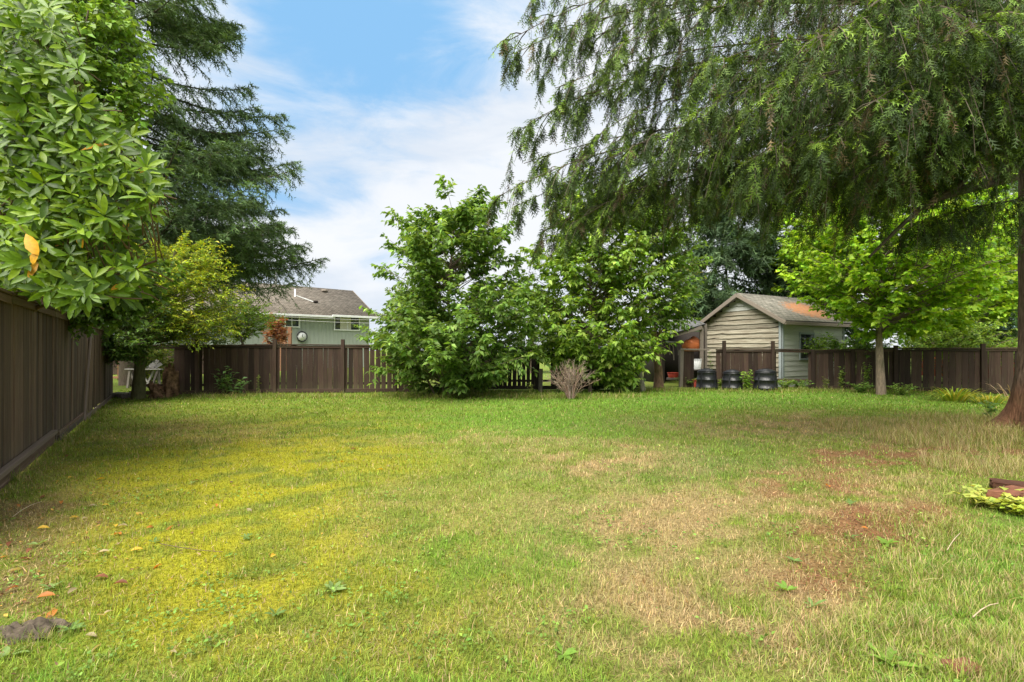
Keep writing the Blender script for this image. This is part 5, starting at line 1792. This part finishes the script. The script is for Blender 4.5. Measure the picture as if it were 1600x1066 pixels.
leafy_tree('fence_vine', 'leafy green vine trailing along the top of the tall fence', path(A3(fence_x(8.6) - .5, 8.6, 0), A3(fence_x(8.6) - .4, 8.6, 1.6), A3(fence_x(8.4) - .2, 8.4, 2.5)), .04,
           [(405, 40, 260), (430, 30, 265), (455, 50, 240), (478, 90, 225), (500, 120, 215)], 8.7, 120, 8, 8, .11, [((0.095, 0.175, 0.026), .5), ((0.135, 0.225, 0.035), .3), ((0.055, 0.10, 0.024), .2)], tmpl=LEAFW, droop=.8, zmin=1.7, depth=.4, cat='vine')
# the pair of yellow leaves that hang out in front, and another
yl = thing('yellow_leaf_sprig', 'sprig with two big orange-yellow leaves hanging from the rhododendron', 'leaf sprig', at(42, 362, 5.25))
for p0, p1, wv in (((40, 365), (58, 398), .13), ((58, 388), (50, 413), .13)):
    a_, b_ = at(*p0, 5.25), at(*p1, 5.2)
    ac = Acc()
    L_ = np.linalg.norm(b_ - a_)
    scatter(ac, RH[0] * A3(1.5, 1, 1), RH[1], a_[None], (b_ - a_)[None], A3(.15, -1, .3)[None], np.array([L_]), A3(.68, .36, .015)[None])
    ac.build('leaf', M_GLOSS, yl, smooth=True)
cyl('stalk', at(30, 352, 5.3), at(41, 366, 5.25), .004, .003, M_ROT, yl, 5)
yl = thing('yellow_leaf', 'single orange-yellow leaf dangling lower in the rhododendron', 'leaf', at(122, 362, 5.6))
ac = Acc()
scatter(ac, RH[0] * A3(1.4, 1, 1), RH[1], at(122, 362, 5.5)[None], (at(128, 388, 5.5) - at(122, 362, 5.5))[None], A3(.1, -1, .2)[None], np.array([.18]), A3(.66, .34, .015)[None])
ac.build('blade', M_GLOSS, yl, smooth=True)
cyl('stalk', at(119, 352, 5.55), at(122, 363, 5.5), .003, .003, M_ROT, yl, 5)

# ================================================================== SMALL PLANTS
def on_ground(p):
    p = np.array(p, dtype=float)
    p[2] = gz(p[0], p[1])
    return p


# bare twiggy bush in front of the cherry trees
bb = on_ground(gd(892, 624.5))
bush = thing('bare_twiggy_bush', 'leafless grey-pink twiggy bush standing on the lawn before the cherry trees', 'bush', bb)
ac = Acc()
nS = 34
a = rng.uniform(0, 2 * math.pi, nS)
tl = rng.uniform(.12, .95, nS)
hgt = rng.uniform(.75, 1.22, nS) * (1 - .35 * tl)
E = bb + np.stack([np.cos(a) * tl * .85, np.sin(a) * tl * .7, hgt], -1)
P = bez(bb + np.stack([np.cos(a), np.sin(a), np.zeros(nS)], -1) * .07, bb + np.stack([np.cos(a) * tl * .28, np.sin(a) * tl * .25, hgt * .55], -1), E, 7)
P[:, 2:-1] += rng.normal(0, .02, P[:, 2:-1].shape)
tubes(ac, P, np.linspace(.012, .004, 7)[None], 5, jitter_cols((.27, .19, .15), nS, .2))
ac.build('stems', M_STEM, bush)
ac = Acc()
for lev in range(2):
    K = 6 if lev == 0 else 3
    src = P if lev == 0 else Q_
    B = len(src)
    ii = rng.integers(2, src.shape[1] - 1, (B, K))
    b = src[np.arange(B)[:, None], ii].reshape(-1, 3)
    td = nrm(src[np.arange(B)[:, None], ii + 1 - (ii == src.shape[1] - 1)] - src[np.arange(B)[:, None], ii - 1]).reshape(-1, 3)
    dv = nrm(td + rng.normal(0, .55, td.shape) + U3 * .15)
    l_ = rng.uniform(.10, .32, len(b))[:, None] * (1 if lev == 0 else .6)
    Q_ = bez(b, b + dv * l_ * .5 + rng.normal(0, .02, b.shape), b + dv * l_, 4)
    tubes(ac, Q_, np.linspace(.0045 - lev * .001, .002, 4)[None], 3, jitter_cols((.33, .25, .185), len(b), .25))
ac.build('twigs', M_STEM, bush)


def strap_clump(name, label, px, py, n, L, cols, lean=.8, w=.022, group=None, spread=.12):
    c = on_ground(gd(px, py))
    root = thing(name, label, 'plant', c, group)
    a = rng.uniform(0, 2 * math.pi, n)
    ln = L * rng.uniform(.6, 1.15, n)
    r0 = spread * np.sqrt(rng.random(n))
    b = c + np.stack([np.cos(a) * r0, np.sin(a) * r0, np.zeros(n)], -1)
    tlt = rng.uniform(.35, 1.0, n) * lean
    k = 7
    t_ = np.linspace(0, 1, k)
    R = ln[:, None] * (tlt[:, None] * t_ + .25 * tlt[:, None] * t_ ** 2)
    Z = ln[:, None] * (1.05 * t_ - (.35 + .55 * tlt[:, None]) * t_ ** 2.2)
    P = b[:, None, :] + np.stack([np.cos(a)[:, None] * R, np.sin(a)[:, None] * R, np.maximum(Z, .01)], -1)
    side = np.stack([-np.sin(a), np.cos(a), np.zeros(n)], -1)[:, None, :]
    wv = (w * np.array([.7, 1, 1, .95, .8, .5, .05]))[None, :, None] * rng.uniform(.7, 1.2, (n, 1, 1))
    V = np.stack([P - side * wv, P + side * wv], 2).reshape(n, -1, 3)
    F = np.concatenate([np.array([[2 * i, 2 * i + 1, 2 * i + 3], [2 * i, 2 * i + 3, 2 * i + 2]]) for i in range(k - 1)])
    pal = np.array(cols)
    C = np.repeat(pal[rng.integers(0, len(pal), n)] * np.exp(rng.normal(0, .15, (n, 1))), 2 * k, axis=0)
    ac = Acc()
    ac.add(V.reshape(-1, 3), (F[None] + (np.arange(n) * 2 * k)[:, None, None]).reshape(-1, 3), C)
    ac.build('leaves', M_LEAF, root, kind='stuff')
    return root


DLY = [(0.27, 0.34, 0.04), (0.17, 0.27, 0.04), (0.42, 0.37, 0.06)]
strap_clump('daylily', 'yellow-green strap leaved clump at the foot of the side fence', 1490, 627, 90, .75, DLY, .9, .018, spread=.3)
strap_clump('daylily', 'smaller yellow-green strap leaved clump between the side fence and the hemlock', 1545, 630, 70, .55, DLY, .95, .017, spread=.35)
dg = strap_clump('dead_stalks', 'pale bent dead stalks beside the strap leaved clumps', 1585, 626, 22, 1.0, [(.38, .28, .18), (.30, .21, .14)], .8, .012, spread=.3)


def weed(px, py, h, nst, leaf, col_, label, name='weed', group=None, Y=None, tmpl=LEAF5, lf=9, spread=.35):
    c = on_ground(gd(px, py) if Y is None else G0(px, Y))
    root = thing(name, label, 'weed', c, group)
    a = rng.uniform(0, 2 * math.pi, nst)
    e = c + np.stack([np.cos(a) * h * spread * rng.uniform(.2, 1, nst), np.sin(a) * h * spread * rng.uniform(.2, 1, nst), h * rng.uniform(.6, 1.05, nst)], -1)
    P = bez(np.tile(c, (nst, 1)) + rng.normal(0, .02, (nst, 3)) * A3(1, 1, 0), (c + e) / 2 + U3 * h * .15, e, 6)
    ac = Acc()
    tubes(ac, P, np.linspace(.005, .002, 6)[None], 4, A3(.12, .14, .05))
    ac.build('stems', M_STEM, root)
    s = rng.uniform(.15, 1, (nst, lf)) * 5
    k0 = np.minimum(s.astype(int), 4)
    ff = (s - k0)[..., None]
    q_ = np.arange(nst)[:, None]
    lp = (P[q_, k0] * (1 - ff) + P[q_, k0 + 1] * ff).reshape(-1, 3)
    an = rng.uniform(0, 2 * math.pi, len(lp))
    ld = np.stack([np.cos(an), np.sin(an), rng.uniform(-.4, .5, len(lp))], -1)
    ac = Acc()
    scatter(ac, tmpl[0], tmpl[1], lp, ld, U3 + rng.normal(0, .3, (len(lp), 3)), leaf * rng.uniform(.6, 1.2, len(lp)), jitter_cols(1.25 * np.asarray(col_), len(lp), .2))
    ac.build('leaves', M_LEAF, root, kind='stuff')
    return root


gW = 'weeds along the fences'
weed(352, 620, .85, 10, .17, (.13, .23, .075), 'broad leaved green shrub growing against the board fence', 'fence_shrub', lf=12, spread=.55)
weed(372, 621, .60, 8, .16, (.13, .24, .08), 'low leafy sucker beside the broad leaved fence shrub', 'fence_sucker', lf=10, spread=.8)
weed(1168, 614.5, .66, 18, .13, (.19, .31, .055), 'tall leafy weed between two compost bins', lf=14)
weed(1112, 605, 1.35, 3, .10, (.13, .20, .06), 'thin climbing plant on the shed siding behind the compost bins', 'climbing_plant', Y=18.0, lf=18, spread=.08)
weed(1314, 613.5, .80, 8, .10, (.21, .30, .06), 'slim upright weed before the side fence, nearer the shed', lf=20, spread=.15)
weed(1354, 614.5, .95, 9, .10, (.19, .29, .055), 'slim upright weed beside the pale smooth trunk', lf=22, spread=.15)
weed(1290, 613, .45, 8, .08, (.20, .25, .07), 'pale low weed at the shed end of the side fence', lf=12)
weed(402, 619, .55, 5, .08, (.17, .22, .05), 'spindly weed at the middle of the board fence', lf=8)
weed(742, 622, .55, 5, .09, (.20, .21, .06), 'spindly yellow weed in front of the dark cherry tree', lf=8, spread=.3)
weed(828, 619, .40, 5, .09, (.22, .26, .06), 'pale weed by the mossy post', lf=8, spread=.4)
weed(1205, 600, .45, 4, .07, (.17, .25, .05), 'weed sprouting behind the broad ribbed compost bin', Y=17.5, lf=8)
weed(1146, 575, .20, 3, .06, (.17, .27, .05), 'green seedling growing behind the middle compost bin', Y=17.35, lf=8)
for k, (px, py, lab) in enumerate(((655, 613, 'low weeds under the left side of the dark cherry tree'), (690, 615, 'low weeds at the stems of the dark cherry tree'), (725, 615, 'low weeds right of the dark cherry stems'),
                                   (935, 612, 'leafy ground cover below the slender cherry stem'), (960, 612, 'leafy ground cover between the cherry and the thin pale trunk'), (985, 611, 'leafy ground cover touching the thin pale trunk'),
                                   (1130, 611, 'low weed patch between the first two compost bins'), (1075, 608, 'low weeds by the leaning gate'), (1225, 612, 'weeds at the shed corner'),
                                   (1345, 617, 'low weeds left of the pale smooth trunk'), (1410, 620, 'low weeds right of the pale smooth trunk'), (1250, 612, 'weeds at the end post of the side fence'))):
    weed(px, py, .34, 30, .10, (.135, .235, .05) if k % 2 else (.18, .28, .055), lab, 'ground_cover', gW, lf=9, spread=1.5)
weed(1545, 655, .45, 6, .12, (.10, .19, .06), 'broad leaved seedling beside the hemlock roots', lf=8)
weed(1550, 793, .16, 22, .085, (.36, .40, .09), 'low yellow variegated plant by the reddish timber block', 'variegated_plant', lf=9, spread=2.2, tmpl=LEAFW)
weed(1590, 805, .14, 18, .07, (.34, .40, .05), 'yellow-green creeping plant in front of the reddish timber block', 'creeping_plant', lf=9, spread=2.2, tmpl=LEAFW)


def rosette(px, py, r, n, colr, label):
    c = on_ground(gd(px, py)) + U3 * .012
    root = thing('weed_rosette', label, 'weed', c, 'weed rosettes in the lawn')
    me = None
    a = np.arange(n) * 2.4 + rng.uniform(0, 6)
    for k in range(n):
        ac = Acc()
        d = A3(math.cos(a[k]), math.sin(a[k]), rng.uniform(.12, .6))
        scatter(ac, RH[0] * A3(1.15, 1, 1), RH[1], c[None], d[None], U3[None] + rng.normal(0, .2, (1, 3)), np.array([r * rng.uniform(.7, 1.2)]), np.asarray(colr)[None] * rng.uniform(.8, 1.2))
        ac.build('leaf', M_LEAF, root, smooth=True)


GR, GP = (.15, .25, .07), (.20, .29, .09)
for px, py, r, n, cl_, lab in ((520, 930, .075, 7, GP, 'pale green dandelion rosette in the middle of the mossy lawn'), (430, 970, .06, 6, GR, 'small weed rosette in the moss below the pale dandelion'),
                               (60, 855, .06, 7, GP, 'pale weed rosette among the litter near the tall fence'), (80, 925, .06, 6, GP, 'drying pale rosette above the brown rag'), (110, 990, .07, 6, GR, 'weed with upright leaves beside the brown rag'),
                               (385, 845, .055, 7, GR, 'grey-green weed rosette in the yellow moss'), (240, 855, .045, 6, GR, 'tiny weed rosette beneath the long fallen twig'), (15, 1030, .07, 6, GP, 'broad pale weed in the lawn below the rag'),
                               (880, 1030, .07, 6, (.18, .32, .05), 'bright green weed tuft low in the straw coloured grass'), (1385, 855, .085, 8, (.19, .32, .05), 'bright weed on the bare red soil'), (1330, 790, .07, 7, GR, 'weed at the edge of the bare red soil'),
                               (1230, 930, .08, 7, (.17, .31, .05), 'bright green dock in the dry grass'), (1500, 690, .10, 7, GR, 'dark broad weed near the hemlock roots'), (1470, 715, .10, 8, (.15, .29, .05), 'green weed patch below the hemlock mound'),
                               (1530, 720, .13, 9, (.16, .30, .05), 'large green dock in front of the hemlock roots'), (1240, 880, .06, 6, GR, 'weed beside the bright green dock'), (300, 755, .05, 6, GP, 'pale weed in the moss beside the tall fence shadow'),
                               (1330, 845, .06, 6, GR, 'weed left of the bright weed on the red soil'), (1390, 1045, .09, 7, (.20, .34, .05), 'bright leafy weed among the long grass'), (1270, 955, .07, 6, GR, 'weed below the bright green dock')):
    rosette(px, py, r, n, cl_, lab)

# ================================================================== FALLEN LEAVES, RAG, TIMBER, STUMP, TABLE
lm = []
for cl_ in ((.62, .40, .05), (.50, .19, .04), (.22, .085, .045), (.42, .34, .20)):
    for v in range(2):
        vv = RH[0] * A3(1.6, 1, 1)
        vv[:, 2] += .10 * np.sin(vv[:, 1] * 3 + v) + abs(vv[:, 0]) * (.25 + .3 * v)
        me = bpy.data.meshes.new('fallen_leaf')
        me.from_pydata(vv.tolist(), [], RH[1].tolist())
        a = me.color_attributes.new('col', 'FLOAT_COLOR', 'POINT')
        arr = np.ones((len(vv), 4), dtype=np.float32)
        arr[:, :3] = np.array(cl_) * (1.1 - .25 * v)
        a.data.foreach_set('color', arr.ravel())
        me.polygons.foreach_set('use_smooth', np.ones(len(me.polygons), dtype=bool))
        me.materials.append(M_LEAF)
        lm.append(me)
NAMES = ('yellow', 'orange', 'dark brown', 'pale cream')
FL = [(78, 827, 0), (138, 793, 3), (158, 791, 0), (108, 812, 0), (128, 813, 3), (150, 820, 3), (178, 825, 0), (200, 828, 3), (228, 831, 1), (272, 828, 1), (190, 843, 1), (96, 786, 1), (55, 808, 2), (212, 804, 0),
      (338, 793, 1), (385, 797, 3), (225, 866, 0), (135, 845, 2), (145, 910, 2), (200, 920, 2), (12, 873, 1), (12, 903, 3), (30, 923, 2), (58, 942, 1), (90, 958, 1), (255, 888, 1), (148, 876, 3), (120, 928, 3),
      (105, 716, 2), (112, 750, 0), (122, 756, 3), (165, 752, 0), (222, 765, 3), (295, 712, 3), (300, 752, 2), (190, 770, 3), (250, 690, 3), (280, 682, 3), (170, 660, 3), (549, 703, 2), (430, 870, 0), (536, 722, 0), (588, 737, 0),
      (132, 1002, 3), (180, 962, 3), (160, 1015, 3), (260, 1030, 3), (20, 850, 2), (5, 830, 2), (28, 880, 2), (70, 777, 2), (25, 792, 1), (40, 870, 2), (605, 728, 3), (1290, 760, 1), (1345, 830, 1)]
for k, (px, py, ci_) in enumerate(FL):
    c = on_ground(gd(px, py))
    o = bpy.data.objects.new('fallen_leaf', lm[ci_ * 2 + k % 2])
    link(o)
    o.location = Vector(c + A3(0, 0, .013))
    o.rotation_euler = (random.uniform(-.35, .35), random.uniform(-.5, .5), random.uniform(0, 6.28))
    s_ = random.uniform(.05, .085) * (1 if py > 780 else 1.2)
    o.scale = (s_, s_, s_)
    tag(o, '%s fallen leaf lying on the lawn' % NAMES[ci_], 'leaf', '%s fallen leaves on the lawn' % NAMES[ci_])
# small litter nobody could count: leaf scraps by the tall fence, needles and bark crumbs on the bare soil
def litter(name, label, zones, cols, lmin, lmax, wr):
    ac = Acc()
    for px, py, rx, ry, cnt in zones:
        pts = np.stack([rng.normal(px, rx, cnt), rng.normal(py, ry, cnt)], -1)
        pts = pts[(pts[:, 1] > 640)]
        Yv = CAM_H * FPX / (pts[:, 1] - HOR)
        x_, y_ = (pts[:, 0] - 800) / FPX * Yv, Yv
        ok = x_ > fence_x(y_) + .12
        x_, y_ = x_[ok], y_[ok]
        m_ = len(x_)
        an_ = rng.uniform(0, 2 * math.pi, m_)
        scatter(ac, LEAF5[0], LEAF5[1], np.stack([x_, y_, ground_z(x_, y_) + rng.uniform(.006, .02, m_)], -1), np.stack([np.cos(an_), np.sin(an_), rng.normal(.05, .25, m_)], -1),
                U3 + rng.normal(0, .35, (m_, 3)), rng.uniform(lmin, lmax, m_), np.array(cols)[rng.integers(0, len(cols), m_)] * np.exp(rng.normal(0, .25, (m_, 1))), wid=rng.uniform(lmin, lmax, m_) * wr)
    o = ac.build(name, M_LEAF, kind='stuff')
    tag(o, label, 'litter')


litter('leaf_litter', 'small brown and yellow leaf scraps scattered beside the tall fence', [(60, 830, 90, 60, 420), (150, 740, 100, 50, 260), (40, 920, 60, 50, 160), (260, 690, 130, 30, 140), (330, 830, 200, 90, 90)],
       [(.22, .12, .06), (.30, .20, .10), (.45, .28, .06), (.14, .08, .045)], .015, .045, .8)
litter('bark_crumbs', 'reddish bark crumbs and needles on the bare soil patches', [(1395, 825, 75, 28, 1500), (1380, 712, 90, 9, 900), (1270, 752, 60, 14, 500), (1545, 712, 50, 14, 400), (1300, 905, 60, 25, 350)],
       [(.24, .10, .05), (.14, .06, .03), (.33, .19, .10), (.09, .05, .03)], .012, .05, .35)
# long twig on the moss
ac = Acc()
Pq = np.array([on_ground(gd(x_, y_)) + U3 * .025 for x_, y_ in ((250, 860), (275, 864), (310, 868), (348, 870))])
tubes(ac, Pq[None], A3(.003, .003, .0025, .002)[None], 5, A3(.12, .08, .05))
o = ac.build('fallen_twig', M_STEM, loc=Pq[0])
tag(o, 'long thin brown twig lying on the yellow moss', 'twig')
for px, py, dx, dy in ((20, 812, 45, -22), (1480, 868, 22, -30), (1520, 975, 40, -20)):
    ac = Acc()
    Pq = np.array([on_ground(gd(px + dx * k, py + dy * k)) + U3 * (.03 + .02 * math.sin(k * 3)) for k in (0, .33, .66, 1)])
    tubes(ac, Pq[None], A3(.0035, .003, .003, .002)[None], 5, A3(.42, .33, .22))
    o = ac.build('fallen_twig', M_STEM, loc=Pq[0])
    tag(o, {20: 'pale dry twig in the litter beside the tall fence', 1480: 'pale bent stalk lying in the long grass', 1520: 'pale straw stalk arching over the long grass'}[px], 'twig')

# crumpled brown rag
rc = on_ground(gd(47, 993)) - A3(0, 0, .008)
gu, gv = np.meshgrid(np.linspace(-1, 1, 30), np.linspace(-1, 1, 22), indexing='ij')
xw = gu * .145 * (1 + .12 * np.sin(gv * 3)) + .02 * np.sin(gv * 5)
yw = gv * .075 * (1 + .25 * np.sin(gu * 2.3 + 1)) + .015 * np.sin(gu * 6)
zw = .012 + .045 * np.clip(1 - gu ** 2 * .8, 0, 1) * np.clip(1 - gv ** 2, 0, 1) + .016 * np.sin(gu * 9 + gv * 5) * (1 - np.abs(gv) * .6) + .010 * np.sin(gv * 14 + gu * 4) + rng.normal(0, .002, gu.shape)
V = np.stack([rc[0] + xw, rc[1] + yw + xw * .18, rc[2] + np.maximum(zw, .004)], -1).reshape(-1, 3)
i, j = np.meshgrid(np.arange(29), np.arange(21), indexing='ij')
q = np.stack([i * 22 + j, (i + 1) * 22 + j, (i + 1) * 22 + j + 1, i * 22 + j + 1], -1).reshape(-1, 4)
o = mesh_np('cloth_rag', V, q, M_RAG, loc=rc, smooth=True)
tag(o, 'crumpled dirty brown rag lying on the mossy lawn', 'rag')


def rough_block(name, label, cat, c, size, rot, mat, seed):
    rr = np.random.default_rng(seed)
    bm = bmesh.new()
    bmesh.ops.create_cube(bm, size=1.0)
    bmesh.ops.bevel(bm, geom=bm.edges[:], offset=.05, segments=1, affect='EDGES')
    bmesh.ops.subdivide_edges(bm, edges=bm.edges[:], cuts=3, use_grid_fill=True)
    for v in bm.verts:
        v.co = (v.co.x + rr.normal(0, .012), v.co.y + rr.normal(0, .02), v.co.z + rr.normal(0, .015))
    me = bpy.data.meshes.new(name)
    bm.to_mesh(me)
    bm.free()
    me.materials.append(mat)
    o = bpy.data.objects.new(name, me)
    link(o)
    o.location = Vector(c)
    o.scale = size
    o.rotation_euler = rot
    tag(o, label, cat)
    return o


c = on_ground(gd(1590, 795))
rough_block('timber_block', 'reddish rotting timber block at the edge of the long grass', 'timber', c + A3(.06, .1, .06), (.16, .20, .44), (0, math.radians(90), math.radians(24)), M_REDWOOD, 2)
c = on_ground(gd(1640, 790))
rough_block('timber_block', 'second red timber behind the long grass, end on to the first', 'timber', c + A3(.12, .25, .04), (.15, .2, .6), (0, math.radians(90), math.radians(-38)), M_REDWOOD, 4)
c = on_ground(gd(1505, 1052))
rough_block('brick', 'half buried red brick in the tall corner grass', 'brick', c + A3(0, 0, -.004), (.15, .085, .07), (.05, .10, .25), M_BRICK, 7)

# rotten stump pieces and the trunk base at the gap
def stump(name, label, cat, c, r, h, seed):
    """broken, ridged rotten wood with a jagged top"""
    rr = np.random.default_rng(seed)
    na_, nz_ = 44, 16
    th_ = np.linspace(0, 2 * math.pi, na_, endpoint=False)
    ridg = .16 * np.sin(th_ * 5 + rr.uniform(0, 6)) + .12 * np.abs(np.sin(th_ * 8 + 1)) + rr.normal(0, .05, na_)
    top = h * (.72 + .30 * np.sin(th_ + rr.uniform(0, 6)) + rr.normal(0, .09, na_))
    V = []
    for k in range(nz_ + 1):
        t_ = k / nz_
        rad = r * (1.15 - .25 * t_ + .12 * np.sin(t_ * 9 + th_ * 2)) * (1 + ridg + rr.normal(0, .045, na_))
        V.append(np.stack([c[0] + rad * np.cos(th_) + .08 * t_ * math.sin(seed), c[1] + rad * np.sin(th_), c[2] - .05 + (top + .05) * t_], -1))
    V.append(np.stack([c[0] + .3 * r * np.cos(th_), c[1] + .3 * r * np.sin(th_), np.full(na_, c[2] + h * .45)], -1))
    V = np.concatenate(V)
    i_, j_ = np.meshgrid(np.arange(nz_ + 1), np.arange(na_), indexing='ij')
    k2 = (j_ + 1) % na_
    q_ = np.stack([i_ * na_ + j_, i_ * na_ + k2, (i_ + 1) * na_ + k2, (i_ + 1) * na_ + j_], -1).reshape(-1, 4)
    o = mesh_np(name, V, q_, M_ROT, loc=c)
    return tag(o, label, cat)


stump('rotten_stump', 'crumbling brown rotten stump against the end of the board fence', 'stump', on_ground(G0(265, 15.15)), .17, .92, 8)
stump('rotten_log', 'small rotten log chunk on the ground before the crumbling stump', 'log', on_ground(G0(247, 14.9)), .16, .48, 12)
wp = thing('lying_plank', 'weathered grey planks lying in the gap beside the mossy trunk', 'plank', on_ground(G0(192, 14.9)))
for k in range(3):
    plank('board', A3(gx(180, 15), 14.7 + k * .17, .14), A3(gx(207, 15), 14.75 + k * .17, .13), .15, .04, M_GREYWOOD, wp, (0, 0, 1))
plank('bearer', A3(gx(184, 15), 14.6, .06), A3(gx(184, 15), 15.2, .06), .08, .10, M_GREYWOOD, wp, (0, 0, 1))
plank('bearer', A3(gx(204, 15), 14.6, .06), A3(gx(204, 15), 15.2, .06), .08, .10, M_GREYWOOD, wp, (0, 0, 1))
tbY = 18.5
tbl = thing('garden_table', 'weathered pale wooden table with boards heaped on it beyond the fence gap', 'table', A3(gx(225, tbY), tbY, 0))
for k in range(4):
    plank('top_board', at(197, 577, tbY - .25 + k * .17), at(253, 577, tbY - .25 + k * .17), .155, .04, M_PALEWOOD, tbl, (0, 0, 1))
for px, off in ((203, -.3), (247, -.3), (203, .3), (247, .3)):
    plank('leg', A3(gx(px + (4 if px < 225 else -4), tbY), tbY + off * .8, 0), at(px, 579, tbY + off * .8), .08, .06, M_GREYWOOD, tbl)
plank('brace', at(226, 610, tbY), at(240, 580, tbY), .06, .05, M_PALEWOOD, tbl)
plank('brace', at(238, 606, tbY + .02), at(222, 585, tbY + .02), .05, .05, M_PALEWOOD, tbl)
for k, (p0, p1, lab) in enumerate((((236, 575), (247, 563), 'pale board end propped on the garden table, steepest of the heap'), ((240, 575.5), (252, 568), 'pale board leaning low on the garden table'), ((231, 575), (243, 565), 'pale board propped near the middle of the garden table'))):
    r_ = thing('propped_board', lab, 'board', at(*p0, tbY))
    plank('board', at(*p0, tbY - .1 + .1 * k), at(*p1, tbY + .1 + .1 * k), .12, .03, M_PALEWOOD, r_, (.4, -1, .4))
gp = thing('cedar_trellis', 'orange-brown cedar posts and rails in the garden beyond the gap', 'trellis', A3(gx(193, 23), 23, 0))
for px in (187, 194.5, 201):
    plank('post', A3(gx(px, 23), 23, 0), at(px, 525, 23), .15, .10, M_CEDAR, gp)
for py in (535, 560, 590):
    plank('rail', at(176, py, 22.9), at(206, py, 22.9), .10, .04, M_CEDAR, gp)
board_fence('far_fence', 'faded brown fence at the back of the neighbouring garden', G0(60, 27), G0(430, 29), 1.6, [100, 200, 300, 400], M_FENCE, bw=.17)
